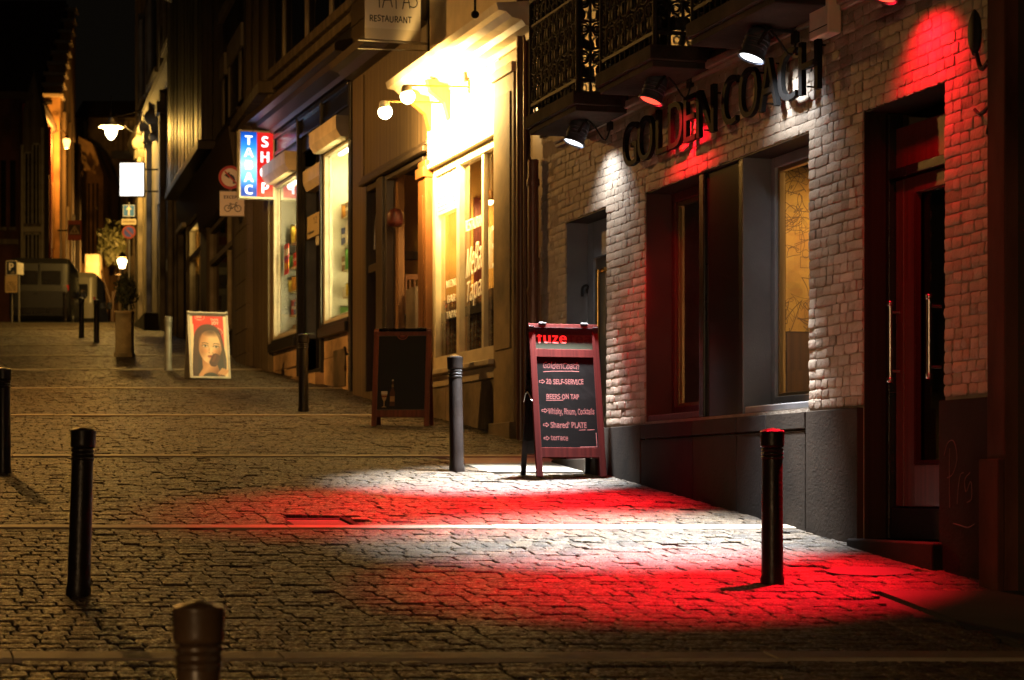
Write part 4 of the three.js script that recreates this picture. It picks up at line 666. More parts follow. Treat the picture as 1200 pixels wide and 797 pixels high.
{ // curtains inside the restaurant window
  const F = TP, y0 = F.h(3.2), zc = -0.13;
  const cloth = (x0, x1, ya, yb, amp, waves) => { const n = 60, pos = [], ix = []; for (let i = 0; i <= n; i++) { const t = i / n, x = x0 + (x1 - x0) * t, z = amp * Math.sin(t * waves * 6.283) + amp * 0.4 * Math.sin(t * waves * 15); pos.push(x, ya, z, x, yb, z * 0.7); } for (let i = 0; i < n; i++) ix.push(2 * i, 2 * i + 2, 2 * i + 1, 2 * i + 1, 2 * i + 2, 2 * i + 3); const g = new THREE.BufferGeometry(); g.setAttribute('position', new THREE.Float32BufferAttribute(pos, 3)); g.setIndex(ix); g.computeVertexNormals(); return g; };
  const pattern = canvasTex(256, 256, (c, W, H) => { let q = 5; const R = () => (q = (q * 16807) % 2147483647) / 2147483647; c.fillStyle = '#5a3c1c'; c.fillRect(0, 0, W, H); const cols = ['#8a6a34', '#b4532a', '#6f6a48', '#caa45a', '#3a2a18', '#7c7a60']; for (let i = 0; i < 260; i++) { c.fillStyle = cols[Math.floor(R() * 6)]; const x = R() * W, y = R() * H; c.save(); c.translate(x, y); c.rotate(R() * 0.5 + 0.6); c.fillRect(-4, -9, 8, 18); c.restore(); } });
  pattern.wrapS = pattern.wrapT = THREE.RepeatWrapping; pattern.repeat.set(1.6, 1.6);
  const cafe = printMat('patterned curtain cloth', pattern, 0.95, { transmission: 0.35, thickness: 0 });
  const hang = (name, label, u0, u1, v0, v1, m, amp, waves) => { const x0 = F.s(u0, zc), x1 = F.s(u1, zc), ya = F.y((u0 + u1) / 2, v0, zc), yb = F.y((u0 + u1) / 2, v1, zc), o = thing(name, label, 'curtain', F.world(x0, ya, zc), F.turn); part('cloth', cloth(0, x1 - x0, 0, yb - ya, amp, waves), m, o); part('rod', rod([-0.03, yb - ya, 0], [x1 - x0 + 0.03, yb - ya, 0], 0.01), M.brass, o); };
  hang('cafe_curtain', 'patterned half curtain low in the left restaurant window', 512, 536, 428, 352, cafe, 0.03, 5);
  hang('cafe_curtain', 'patterned half curtain low in the middle restaurant window', 541, 564, 424, 346, cafe, 0.03, 5);
  hang('cafe_curtain', 'patterned half curtain low in the right restaurant window', 567, 585, 418, 338, cafe, 0.03, 4);
  hang('long_curtain', 'amber curtain hanging at the left of the left restaurant window', 510, 520, 425, 185, M.curtain, 0.04, 5);
  hang('long_curtain', 'amber curtain hanging at the left of the middle restaurant window', 540, 549, 424, 170, M.curtain, 0.04, 5);
  const o = thing('pendant_lamp', 'hanging pendant lamp inside the right restaurant window', 'lamp', F.world(F.s(574, -0.5), F.y(574, 236, -0.5), -0.5), F.turn);
  part('cable', rod([0, 0.1, 0], [0, 1.0, 0], 0.006), M.rubber, o); part('shade', lathe([[0.03, 0.12], [0.12, 0], [0.115, 0], [0.028, 0.115]], 20), M.brass, o); part('bulb', new THREE.SphereGeometry(0.045, 12, 8), glow('warm bulb', [1, 0.66, 0.28], 14), o);
  const p = new THREE.PointLight(new THREE.Color().setRGB(...WARM), 8); p.castShadow = true; o.add(p);
  const o2 = thing('wall_sconce', 'small bright bulb glowing beside the middle restaurant curtain', 'lamp', F.world(F.s(545.5, -0.28), F.y(545.5, 255, -0.28), -0.28), F.turn);
  part('bulb', new THREE.SphereGeometry(0.04, 12, 8), glow('warm bulb', [1, 0.66, 0.28], 14), o2); part('socket', rod([0, 0.03, 0], [0, 0.12, 0], 0.022), M.brass, o2); part('cable', rod([0, 0.12, 0], [0, 1.0, 0], 0.006), M.rubber, o2);
  const p2 = new THREE.PointLight(new THREE.Color().setRGB(...WARM), 2); p2.castShadow = true; o2.add(p2);
}
// sign floodlights on arms, turned back to the fascia
function signLamp(ua, va, label) {
  const F = TP, a = F.s(ua), y = F.y(ua, va), L = 0.735, o = thing('sign_floodlight', label, 'lamp', F.world(a, y, 0), F.turn);
  part('arm', [rod([0, 0, 0.03], [0, -0.02, L], 0.012, 10), rod([0, 0.0, 0.02], [0, -0.0, 0.05], 0.03, 12)], M.brass, o);
  part('wall_plate', box(-0.03, 0.03, -0.07, 0.07, 0.036, 0.05, 0.005), M.brass, o);
  part('hood', lathe([[0, 0.03], [0.045, 0.03], [0.06, 0.0], [0.062, -0.06], [0.056, -0.06], [0.05, -0.01], [0, 0.0]], 20).translate(0, -0.05, L), M.creamLight, o);
  part('hanger', rod([0, -0.02, L], [0, -0.1, L], 0.012), M.brass, o);
  part('bulb', new THREE.SphereGeometry(0.08, 16, 12).translate(0, -0.14, L - 0.01), glow('hot bulb', [1, 0.78, 0.42], 22), o);
  const p = new THREE.SpotLight(new THREE.Color().setRGB(...WARM), POWER.tapas, 0, 1.36, 0.35, 2); p.position.set(0, -0.14, L - 0.01); p.target.position.set(0, -0.12, 0); p.target.name = 'lamp_aim'; p.castShadow = true; p.shadow.radius = 3; o.add(p, p.target);
}
signLamp(554, 102, 'bright sign floodlight nearer the camera on an arm over the restaurant fascia');
signLamp(525, 120.5, 'bright sign floodlight farther away on an arm over the restaurant fascia');
{ // hanging banner
  const F = TP, o = thing('hanging_banner', 'pale hanging restaurant banner with hand lettering between two metal rods', 'banner', F.world(0.02, F.h(6.93), 0), F.turn);
  const H = 0.98, tex = canvasTex(512, 704, (c, W, Hh) => {
    c.fillStyle = '#ded2bd'; c.fillRect(0, 0, W, Hh); c.fillStyle = '#cfc1a6'; c.fillRect(0, Hh - 90, W, 90); c.strokeStyle = c.fillStyle = '#1e1812'; c.lineCap = c.lineJoin = 'round'; c.lineWidth = 9;
    const P = (...p) => { c.beginPath(); c.moveTo(p[0], p[1]); for (let i = 2; i < p.length; i += 2) c.lineTo(p[i], p[i + 1]); c.stroke(); };
    P(70, 250, 190, 232); P(128, 242, 132, 440); P(160, 440, 205, 260, 250, 430); P(172, 380, 240, 372); P(286, 440, 282, 280); c.beginPath(); c.arc(300, 320, 44, -1.7, 1.7); c.stroke(); P(345, 440, 380, 270, 412, 430); P(352, 390, 408, 384); c.beginPath(); c.arc(446, 320, 32, 1.2, 5.2); c.stroke(); c.beginPath(); c.arc(440, 384, 40, -1.5, 2.2); c.stroke();
    c.font = '70px sans-serif'; c.lineWidth = 3; let x = 38; for (const ch of 'RESTAURANT') { c.save(); c.translate(x, 556 + Math.sin(x) * 3); c.scale(0.92, 1); c.fillText(ch, 0, 0); c.strokeText(ch, 0, 0); c.restore(); x += c.measureText(ch).width * 0.92 + 1; }
  });
  const g = new THREE.BoxGeometry(0.012, H, 0.66).translate(0, H / 2 + 0.02, 0.43), p = g.attributes.position, uv = g.attributes.uv;
  for (let i = 0; i < p.count; i++) uv.setXY(i, 1 - (p.getZ(i) - 0.1) / 0.66, (p.getY(i) - 0.02) / H);
  part('cloth', g, printMat('banner print', tex, 0.85), o, true);
  part('rod', rod([0, 0.0, 0.02], [0, 0.0, 0.84], 0.014), M.steel, o); part('rod', rod([0, -0.08, 0.02], [0, -0.1, 0.84], 0.008), M.steel, o); part('rod', rod([0, H + 0.03, 0.02], [0, H + 0.03, 0.84], 0.014), M.steel, o);
  part('wall_bracket', box(-0.03, 0.03, -0.12, H + 0.08, 0.0, 0.022, 0.004), M.iron, o);
}

// ------------------------------------------------------------------ brown glass shopfront between restaurant and tobacco shop
const BS = new Facade(7.06, 0.3115, 29.45, 25.72);
{
  const F = BS, B = F.thing('brown_shopfront', 'brown timber shopfront with one tall dim window and a panelled door', 'building'), h = (y) => F.h(y), s = (u, n = 0) => F.s(u, n), END = F.len, low = -0.4;
  const lin = h(5.70), d0 = s(429.5), d1 = s(447), w0 = s(452.5), w1 = s(497), sill = h(3.45), fl = F.g(d0) + 0.08;
  part('wall', [F.wall(0, END, low, h(12), 0.08, [[d0, d1, fl, lin], [w0, w1, sill, lin]]), ...F.shell(0, END, low, h(12), 0.08, 4)], M.brownPanel, B);
  part('lintel_moulding', [box(d0 - 0.1, END, lin, lin + 0.07, 0, 0.09, 0.014), box(d0 - 0.1, END, lin + 0.08, lin + 0.13, 0, 0.05, 0.01)], M.brownFrame, B);
  part('fascia_panel', [box(d0 - 0.08, END - 0.01, lin + 0.14, h(7.15), 0, 0.022, 0.005), box(d0 - 0.08, d0 - 0.02, lin + 0.14, h(7.15), 0.022, 0.04, 0.005)], M.brownPanel, B);
  part('cornice', profile([[0, h(7.2)], [0.12, h(7.22)], [0.2, h(7.3)], [0.3, h(7.33)], [0.32, h(7.42)], [0, h(7.5)]], 0, END), M.brownFrame, B);
  for (let i = 0; i < 9; i++) part('siding_board', box(0.02, END - 0.02, h(7.6) + i * 0.3, h(7.6) + i * 0.3 + 0.288, 0, 0.03, 0.008), M.boards, B);
  const D = new THREE.Group(); D.name = 'shop_door'; B.add(D);
  part('frame', [box(d0, d0 + 0.09, fl, lin, -0.2, 0.03, 0.008), box(d1 - 0.1, w0, fl, lin, -0.2, 0.05, 0.008), box(d0 + 0.09, d1 - 0.1, lin - 0.09, lin, -0.2, 0.02, 0.008)], M.brownFrame, D);
  part('transom_rail', box(d0 + 0.09, d1 - 0.1, F.y(438, 318), F.y(438, 318) + 0.1, -0.16, 0.0, 0.008), M.brownFrame, D);
  part('arched_light', [tube([[d0 + 0.12, F.y(438, 290), -0.08], [d0 + 0.16, F.y(438, 262), -0.08], [(d0 + d1) / 2, F.y(438, 232), -0.08], [d1 - 0.16, F.y(438, 250), -0.08]], 0.014, 20)], M.steel, D);
  part('pane', box(d0 + 0.08, d1 - 0.09, F.y(438, 312), lin - 0.08, -0.11, -0.108), M.glassDim, D);
  const leafTop = F.y(438, 320); part('leaf', [box(d0 + 0.09, d1 - 0.1, fl, leafTop, -0.14, -0.1, 0.004), box(d0 + 0.17, d1 - 0.18, fl + 0.2, fl + 0.8, -0.1, -0.085, 0.008), box(d0 + 0.17, d1 - 0.18, fl + 0.9, leafTop - 0.12, -0.1, -0.085, 0.008)], M.redBrown, D);
  part('letter_plate', box(d1 - 0.2, d1 - 0.11, F.y(443, 384), F.y(443, 372), -0.1, -0.07, 0.006), M.white, D);
  const W = new THREE.Group(); W.name = 'window'; B.add(W);
  part('frame', [box(w0, w0 + 0.07, sill, lin, -0.07, 0.02, 0.008), box(w1 - 0.07, w1, sill, lin, -0.07, 0.02, 0.008), box(w0 + 0.07, w1 - 0.07, lin - 0.07, lin, -0.07, 0.015, 0.008), box(w0 + 0.07, w1 - 0.07, sill, sill + 0.09, -0.07, 0.015, 0.008)], M.brownFrame, W);
  part('pane', box(w0 + 0.06, w1 - 0.06, sill + 0.08, lin - 0.06, -0.03, -0.028), M.glass, W);
  part('sill', box(w0 - 0.03, w1 + 0.03, sill - 0.06, sill - 0.002, -0.1, 0.1, 0.01), M.brownFrame, B);
  part('base_panel', [box(w0, (w0 + w1) / 2 - 0.01, low, sill - 0.07, 0, 0.03, 0.008), box((w0 + w1) / 2 + 0.01, w1, low, sill - 0.07, 0, 0.03, 0.008)], M.brownFrame, B);
  // dim room with an orange brick wall at the left
  const sp = w0 + 0.25, nP = F.n(474, sp);
  part('room_lining', [box(0.16, END - 0.16, low + 1, h(6), -2.6, -2.5), box(0.155, 0.2, low + 1, h(6), -2.5, -0.08), box(END - 0.2, END - 0.16, low + 1, h(6), -2.5, -0.08)], M.interiorWarm, B); part('room_floor', box(0.16, END - 0.16, low + 0.9, low + 1, -2.6, -0.09), M.darkWood, B); part('room_ceiling', box(0.16, END - 0.16, h(5.95), h(6.05), -2.6, -0.09), M.interiorDark, B);
  part('inner_pier', box(sp - 0.3, sp, low + 1, h(5.9), nP, -0.09, 0.01), mat('orange inner wall', [0.5, 0.24, 0.07], 0.8, { map: 'streak', size: [1, 2] }), B);
  part('counter', [box(sp + 0.05, sp + 0.5, low + 1, F.yn(480, 340, sp), -1.5, nP, 0.01), box(0.2, 0.28, F.yn(486, 305, 0.2), F.yn(486, 295, 0.2), -2, -0.3, 0.01)], M.baseStone, B);
  const lamp = new THREE.Group(); lamp.name = 'unseen_room_lamp'; lamp.position.set(sp + 1.0, h(5.5), -0.7); B.add(lamp);  // out of view, placed to brighten the dim room
  part('bulb', new THREE.SphereGeometry(0.04, 12, 8), glow('dim warm bulb', [1, 0.6, 0.22], 3), lamp); part('lamp_shade', lathe([[0.03, 0.14], [0.14, -0.06], [0.135, -0.06], [0.025, 0.135]], 20), M.blackPaint, lamp);
  const p = new THREE.PointLight(new THREE.Color().setRGB(1, 0.62, 0.25), 15); p.castShadow = true; lamp.add(p);
}
{ // things seen in the brown shop's window
  const F = BS, c = thing('wooden_chair', 'slatted wooden chair standing inside the dim brown shop window', 'chair', F.world(F.s(489, -0.4), F.h(3.55), -0.4), F.turn + 1.2);
  part('seat', box(-0.2, 0.2, 0.42, 0.46, -0.2, 0.2, 0.012), M.orangeWood, c); for (const [x, z] of [[-1, -1], [1, -1], [-1, 1], [1, 1]]) part('leg', rod([x * 0.17, 0, z * 0.17], [x * 0.16, 0.43, z * 0.16], 0.018), M.orangeWood, c);
  part('backrest', [rod([-0.17, 0.44, -0.18], [-0.17, 0.92, -0.24], 0.016), rod([0.17, 0.44, -0.18], [0.17, 0.92, -0.24], 0.016), box(-0.19, 0.19, 0.88, 0.95, -0.26, -0.23, 0.008)], M.orangeWood, c); for (let i = -2; i <= 2; i++) part('slat', rod([i * 0.06, 0.46, -0.19], [i * 0.06, 0.9, -0.245], 0.011), M.orangeWood, c);
  const l = thing('wall_lantern', 'round dark lantern on the orange pier inside the brown shop', 'lantern', F.world(F.s(452.5) + 0.36, F.yn(463, 256, F.s(452.5) + 0.36), F.n(463, F.s(452.5) + 0.36)), F.turn + Math.PI / 2);
  part('body', lathe([[0, -0.1], [0.07, -0.1], [0.1, -0.05], [0.1, 0.06], [0.06, 0.11], [0, 0.13]], 18), M.redBrown, l); part('bracket', rod([0, 0.03, -0.02], [0, 0.03, -0.14], 0.02), M.iron, l);
}

// ------------------------------------------------------------------ tobacco shop: two bright display windows in black timber
const TB = new Facade(7.546, 0.32, 35.35, 29.5);
{
  const F = TB, B = F.thing('tobacco_shop', 'black timber tobacco shop with two bright display windows over peach stone bases', 'building'), h = (y) => F.h(y), s = (u, n = 0) => F.s(u, n), END = F.len, low = -0.4;
  const y0 = h(4.15), y1 = h(6.62), A = [s(322.5), s(351)], D = [s(354), s(380)], C = [s(382), s(412.5)], top = h(7.35);
  part('wall', [F.wall(0, END, low, h(12.5), 0.05, [[A[0] + 0.04, A[1] - 0.04, y0, y1], [D[0], D[1], F.g(D[0]) + 0.1, h(6.85)], [C[0] + 0.04, C[1] - 0.04, y0, y1]]), ...F.shell(0, END, low, h(12.5), 0.05, 3.4)], M.tabacDark, B);
  // peach bases: coursed stone blocks
  for (const [a, b] of [[A[0], A[1]], [C[0], C[1]]]) {
    const g0 = F.g(b) - 0.3, mid = (a + b) / 2;
    part('base_stone', box(a + 0.003, mid - 0.003, g0, y0 - 0.5, 0, 0.035, 0.008), M.peach, B); part('base_stone', box(mid + 0.003, b - 0.003, g0, y0 - 0.52, 0, 0.035, 0.008), M.peach, B); part('base_stone', box(a + 0.003, b - 0.003, y0 - 0.495, y0 - 0.2, 0, 0.032, 0.008), M.peach, B);
    part('shelf_moulding', [box(a - 0.05, b + 0.05, y0 - 0.2, y0 - 0.06, 0, 0.12, 0.014), box(a - 0.02, b + 0.02, y0 - 0.06, y0 - 0.004, 0, 0.07, 0.01)], M.tabacDark, B);
  }
  const hx = (C[0] + C[1]) / 2 - 0.12; part('cellar_hatch', [box(hx, hx + 0.72, F.g(hx + 0.4) + 0.02, y0 - 0.42, 0.036, 0.055, 0.006), box(hx + 0.69, hx + 0.75, F.g(hx) + 0.2, F.g(hx) + 0.27, 0.05, 0.07, 0.004), box(hx + 0.69, hx + 0.75, F.g(hx) + 0.45, F.g(hx) + 0.52, 0.05, 0.07, 0.004)], M.hatch, B);
  part('doorstep', box(D[0] - 0.05, D[1] + 0.1, low, F.g(D[1]) + 0.16, -0.3, 0.16, 0.012), M.peach, B);
  // windows with pale trim, shop shelves behind
  for (const [a, b, k] of [[A[0], A[1], 0], [C[0], C[1], 1]]) {
    const W = new THREE.Group(); W.name = 'display_window'; B.add(W);
    part('trim', [box(a, a + 0.09, y0, y1, -0.02, 0.04, 0.008), box(b - 0.06, b, y0, y1, -0.02, 0.04, 0.008), box(a + 0.09, b - 0.06, y1 - 0.07, y1, -0.02, 0.04, 0.008), box(a + 0.09, b - 0.06, y0, y0 + 0.05, -0.02, 0.045, 0.008)], M.tabacTrim, W);
    part('inner_trim', [box(a + 0.11, a + 0.14, y0 + 0.05, y1 - 0.07, -0.05, -0.025, 0.006), box(a + 0.09, b - 0.06, y0 + 0.05, y0 + 0.1, -0.05, -0.025, 0.006)], M.tabacTrim, W);
    part('pane', box(a + 0.08, b - 0.05, y0 + 0.04, y1 - 0.06, -0.012, -0.01), M.glass, W);
    part('display_box', [box(a, b, y0 - 0.08, y0 - 0.01, -0.7, -0.055), box(a, b, y1 + 0.01, y1 + 0.06, -0.7, -0.055), box(a, b, y0, y1, -0.75, -0.7), box(a - 0.02, a + 0.03, y0, y1, -0.7, -0.055), box(b - 0.03, b + 0.02, y0, y1, -0.7, -0.055)], M.interiorWhite, W);
    for (let i = 0; i < 4; i++) part('shelf', box(a + 0.22, b - 0.05, y0 + 0.36 + i * 0.38, y0 + 0.385 + i * 0.38, -0.68, -0.2, 0.004), M.shelf, W);
    const T2 = new THREE.Group(); T2.name = 'tube_lamp'; T2.position.set((a + b) / 2, y1 - 0.05, -0.13); W.add(T2);
    part('tube', box(-0.45, 0.45, -0.03, 0.0, -0.03, 0.03, 0.008), glow('cool tube lamp', [1, 0.97, 0.78], 9), T2); part('holder', box(-0.5, 0.5, 0.0, 0.03, -0.05, 0.05, 0.006), M.white, T2);
    const L = new THREE.RectAreaLight(new THREE.Color().setRGB(1, 0.74, 0.24), 95, 0.9, 0.12); L.position.set(0, -0.035, 0); L.rotation.x = -Math.PI / 2; L.castShadow = true; T2.add(L);
  }
  for (const b of [A[1], C[1]]) { // unseen strip lamps behind the near window post, placed to brighten the displays
    const S = new THREE.Group(); S.name = 'unseen_strip_lamp'; S.position.set(b - 0.07, (y0 + y1) / 2, -0.32); B.add(S); part('strip', box(-0.015, 0.0, -1.1, 1.1, -0.03, 0.03, 0.004), glow('cool strip lamp', [1, 0.95, 0.72], 3), S);
    const L = new THREE.RectAreaLight(new THREE.Color().setRGB(1, 0.8, 0.32), 420, 0.06, 2.2); L.position.set(-0.02, 0, 0); L.rotation.y = Math.PI / 2; L.castShadow = true; S.add(L);
  }
  // red posters hung low in the left window
  const red = canvasTex(128, 192, (c, W, H) => { c.fillStyle = '#c8141e'; c.fillRect(0, 0, W, H); c.fillStyle = '#f4f0e8'; c.fillRect(14, 30, 100, 44); c.fillStyle = '#7a2a9a'; c.fillRect(14, 84, 100, 16); c.fillStyle = '#f6d23a'; c.fillRect(24, 120, 60, 40); });
  { const a = A[0] + 0.24, g = join(box(a, a + 0.34, y0 + 1.02, y0 + 1.5, -0.1, -0.092)); const uv = new THREE.BoxGeometry(1, 1, 1).toNonIndexed().attributes.uv; g.setAttribute('uv', uv.clone()); const o = mesh(g, printMat('shop poster print', red, 0.5)); o.name = 'poster'; B.add(o); }
  // upper panels of the shopfront, cornice
  const rail = (a, b) => part('transom_panel', [box(a, b, y1 + 0.5, top, 0.0, 0.03, 0.006), box(a, b, y1 + 0.44, y1 + 0.5, 0, 0.06, 0.01), box(a, b, top - 0.03, top + 0.05, 0, 0.07, 0.012), box(a, a + 0.07, y1 + 0.5, top - 0.03, 0, 0.06, 0.008), box(b - 0.07, b, y1 + 0.5, top - 0.03, 0, 0.06, 0.008)], M.blackPaint, B);
  rail(A[0], A[1] + 0.06); rail(D[0] - 0.03, C[0] - 0.02); rail(C[0], C[1]);
  part('post', [box(D[0] - 0.06, D[0], low, top, 0, 0.08, 0.01), box(C[1] + 0.05, C[1] + 0.2, low, top, 0, 0.07, 0.01), box(C[0] - 0.1, C[0] - 0.01, F.g(D[1]) + 0.15, top, 0, 0.08, 0.01)], M.tabacDark, B);
  part('downpipe', rod([END - 0.14, low, 0.06], [END - 0.14, h(9), 0.06], 0.045, 12), M.iron, B);
  part('cornice', [profile([[0, h(7.42)], [0.1, h(7.42)], [0.14, h(7.47)], [0.34, h(7.5)], [0.38, h(7.56)], [0.5, h(7.57)], [0.5, h(7.66)], [0.46, h(7.7)], [0, h(7.8)]], -0.1, END + 0.1)], M.brownFrame, B);
  part('fascia', box(0.02, END - 0.02, top + 0.04, h(7.42), 0, 0.03, 0.006), M.tabacDark, B);
  // roller shutter boxes over windows and door
  const boxProf = (p, hh) => [[0, 0], [p * 0.72, 0], [p, hh * 0.36], [p, hh], [0, hh]];
  const sb = (a, b, y, p, hh, n = 0) => part('shutter_box', profile(boxProf(p, hh).map(([z, q]) => [z + n, q + y]), a, b), M.shutterBox, B);
  sb(A[0], A[1] + 0.1, y1 - 0.02, 0.25, 0.29); sb(C[0], C[1] + 0.1, y1 - 0.02, 0.25, 0.29); sb(D[0] + 0.05, D[1] - 0.02, y1 - 0.36, 0.2, 0.3, -0.2);
  // recessed door
  part('door', [box(D[0], D[1], F.g(D[0]) + 0.1, h(6.85), -1.2, -1.14), box(D[0] + 0.1, D[1] - 0.1, F.g(D[0]) + 0.4, F.g(D[0]) + 1.1, -1.14, -1.12, 0.008)], M.blackPaint, B);
  part('jamb', [box(D[0] - 0.03, D[0], F.g(D[0]), h(6.85), -1.2, -0.22), box(D[1], D[1] + 0.03, F.g(D[0]), h(6.85), -1.2, -0.22)], M.tabacDark, B);
  // upper storey: a timber window bay
  const uy = h(8.42); part('upper_sill', [box(0.05, END - 0.05, uy - 0.14, uy, 0, 0.16, 0.014), box(0.05, END - 0.05, uy - 0.28, uy - 0.14, 0, 0.08, 0.01)], M.brownStone, B);
  for (const u of [337, 364, 393, 416]) part('upper_post', box(s(u) - 0.1, s(u) + 0.1, uy, h(12), 0, 0.07, 0.01), M.paleTrim, B);
  for (const [a, b] of [[337, 364], [364, 393], [393, 416]]) { const w = part('upper_window', [box(s(a) + 0.1, s(a) + 0.16, uy, h(12), 0, 0.05), box(s(b) - 0.16, s(b) - 0.1, uy, h(12), 0, 0.05), box(s(a) + 0.16, s(b) - 0.16, uy + 1.2, uy + 1.27, 0, 0.05)], M.tabacDark, B); part('pane', box(s(a) + 0.16, s(b) - 0.16, uy, h(12), 0.004, 0.012), M.glassDim, w); }
}
{ // house number plate in the doorway
  const F = TB, n = -0.16, x0 = F.s(359.5, n), x1 = F.s(380, n), y0 = F.y(370, 279, n), y1 = F.y(370, 253, n), o = thing('letter_box', 'pale letter box with the number 12 in the tobacco shop doorway', 'letter box', F.world(x0, y0, n), F.turn);
  const W = x1 - x0, H = y1 - y0, tex = canvasTex(256, 128, (c, w, hh) => { c.fillStyle = '#cbb892'; c.fillRect(0, 0, w, hh); c.fillStyle = '#2a2218'; c.font = '52px sans-serif'; c.fillText('12', 172, 58); c.fillRect(110, 96, 60, 9); c.beginPath(); c.arc(54, 70, 6, 0, 7); c.fill(); });
  const g = join(box(0, W, 0, H, 0, 0.08, 0)); g.setAttribute('uv', new THREE.BoxGeometry(1, 1, 1).toNonIndexed().attributes.uv.clone()); const b = mesh(g, printMat('letter box print', tex, 0.45)); b.name = 'front'; o.add(b);
  part('flap', box(W * 0.38, W * 0.72, H * 0.2, H * 0.27, 0.08, 0.09, 0.003), M.galv, o); part('bracket', box(W * 0.7, W * 0.85, -0.14, -0.002, 0.01, 0.05, 0.004), M.white, o);
}
{ // stock on the shelves
  const F = TB, base = F.h(4.15); const kinds = [['tin', 'green', [0.1, 0.3, 0.08]], ['tin', 'amber', [0.5, 0.25, 0.04]], ['carton', 'white', [0.7, 0.68, 0.6]], ['carton', 'red', [0.55, 0.05, 0.04]], ['carton', 'brown', [0.2, 0.1, 0.04]], ['tin', 'yellow', [0.6, 0.48, 0.08]], ['carton', 'dark blue', [0.05, 0.07, 0.25]]];
  const mats = kinds.map(([a, b, c]) => mat(b + ' packaging', c, 0.45));
  const level = ['on the window floor', 'on the lowest shelf', 'on the second shelf', 'on the third shelf', 'on the top shelf'];
  for (const [ua, ub, side, zz] of [[333, 349, 'left', -0.28], [394, 411, 'right', -0.28]]) for (let l = 0; l < 5; l++) for (let k = 0; k < 3; k++) {
    const i = (l * 2 + k * 3 + (side === 'left' ? 1 : 0)) % 7, x = clamp(F.s(ua + (ub - ua) * (0.25 + 0.36 * k), zz), F.s(side === 'left' ? 322.5 : 382) + 0.15 + 0.25 * k, 99), y = base + (l ? 0.386 + (l - 1) * 0.38 : 0.0), w = rr(0.15, 0.26), hh = rr(0.14, 0.3), [shape, tone] = kinds[i];
    const o = thing(shape === 'tin' ? 'tobacco_tin' : 'cigar_carton', `${tone} ${shape} ${['leftmost', 'in the middle', 'rightmost'][k]} ${level[l]} of the ${side} tobacco window`, shape, F.world(x, y, zz), F.turn + rr(-0.2, 0.2), 'stock in the tobacco shop windows');
    if (shape === 'tin') { part('body', lathe([[0, 0], [w / 2.2, 0], [w / 2.2, hh], [0, hh]], 16), mats[i], o); part('lid', lathe([[0, hh], [w / 2.1, hh], [w / 2.1, hh + 0.025], [0, hh + 0.03]], 16), M.steel, o); }
    else { part('body', box(-w / 2, w / 2, 0, hh, -0.06, 0.06, 0.004), mats[i], o); part('label_band', box(-w / 2 - 0.001, w / 2 + 0.001, hh * 0.4, hh * 0.62, -0.061, 0.0615), M.white, o); }
  }
}
{ // projecting light box TABAC SHOP
  const F = TB, o = thing('light_box_sign', 'lit blue and red light box sign reading TABAC SHOP projecting from the wall', 'sign', F.world(0.06, F.h(6.38), 0), F.turn);
  const W = 0.58, H = 1.08, tex = canvasTex(384, 720, (c, w, hh) => {
    const g = c.createLinearGradient(0, 0, 0, hh); g.addColorStop(0, '#0c3a90'); g.addColorStop(0.22, '#2a7fe0'); g.addColorStop(0.5, '#a6dcff'); g.addColorStop(0.74, '#5aa8ec'); g.addColorStop(0.9, '#124090'); c.fillStyle = g; c.fillRect(0, 0, w * 0.5, hh); c.fillStyle = '#b01a16'; c.fillRect(w * 0.5, 0, w * 0.5, hh);  // pale middle paints the strongest glow of the box into the blue
    c.fillStyle = '#ffffff'; c.textAlign = 'center'; c.font = 'bold 142px sans-serif';
    'TABAC'.split('').forEach((t, i) => { c.save(); c.translate(w * 0.25, 142 + i * 138); c.scale(1.25, 1); c.fillText(t, 0, 0); c.restore(); });
    c.font = 'bold 165px sans-serif'; 'SHOP'.split('').forEach((t, i) => { c.save(); c.translate(w * 0.75, 160 + i * 172); c.scale(1.12, 1); c.fillText(t, 0, 0); c.restore(); });
  });
  const face = new THREE.BoxGeometry(0.15, H - 0.06, W - 0.06).translate(0, H / 2, 0.04 + W / 2), p = face.attributes.position, uv = face.attributes.uv; for (let i = 0; i < p.count; i++) uv.setXY(i, p.getX(i) > 0 ? 1 - (p.getZ(i) - 0.07) / (W - 0.06) : (p.getZ(i) - 0.07) / (W - 0.06), (p.getY(i) - 0.03) / (H - 0.06));
  const m = new THREE.MeshStandardMaterial({ map: tex, emissiveMap: tex, roughness: 0.35 }); m.name = 'lit sign face'; m.color.setRGB(0.2, 0.2, 0.2); m.emissive.setRGB(1, 1, 1); m.emissiveIntensity = 2.0; part('lit_face', face, m, o, true);
  part('casing', [box(-0.09, 0.09, 0, 0.03, 0.04, 0.04 + W, 0.006), box(-0.09, 0.09, H - 0.03, H, 0.04, 0.04 + W, 0.006), box(-0.09, 0.09, 0.03, H - 0.03, 0.04, 0.07, 0.006), box(-0.09, 0.09, 0.03, H - 0.03, 0.01 + W, 0.04 + W, 0.006)], M.white, o);
  for (const y of [0.2, H - 0.2]) part('wall_bracket', rod([0, y, 0], [0, y, 0.05], 0.02), M.iron, o);
  for (const k of [-1, 1]) { const L = new THREE.RectAreaLight(new THREE.Color().setRGB(0.85, 0.8, 0.9), 0.15, W, H); L.position.set(k * 0.1, H / 2, 0.04 + W / 2); L.rotation.y = k > 0 ? -Math.PI / 2 : Math.PI / 2; L.castShadow = true; o.add(L); }
}

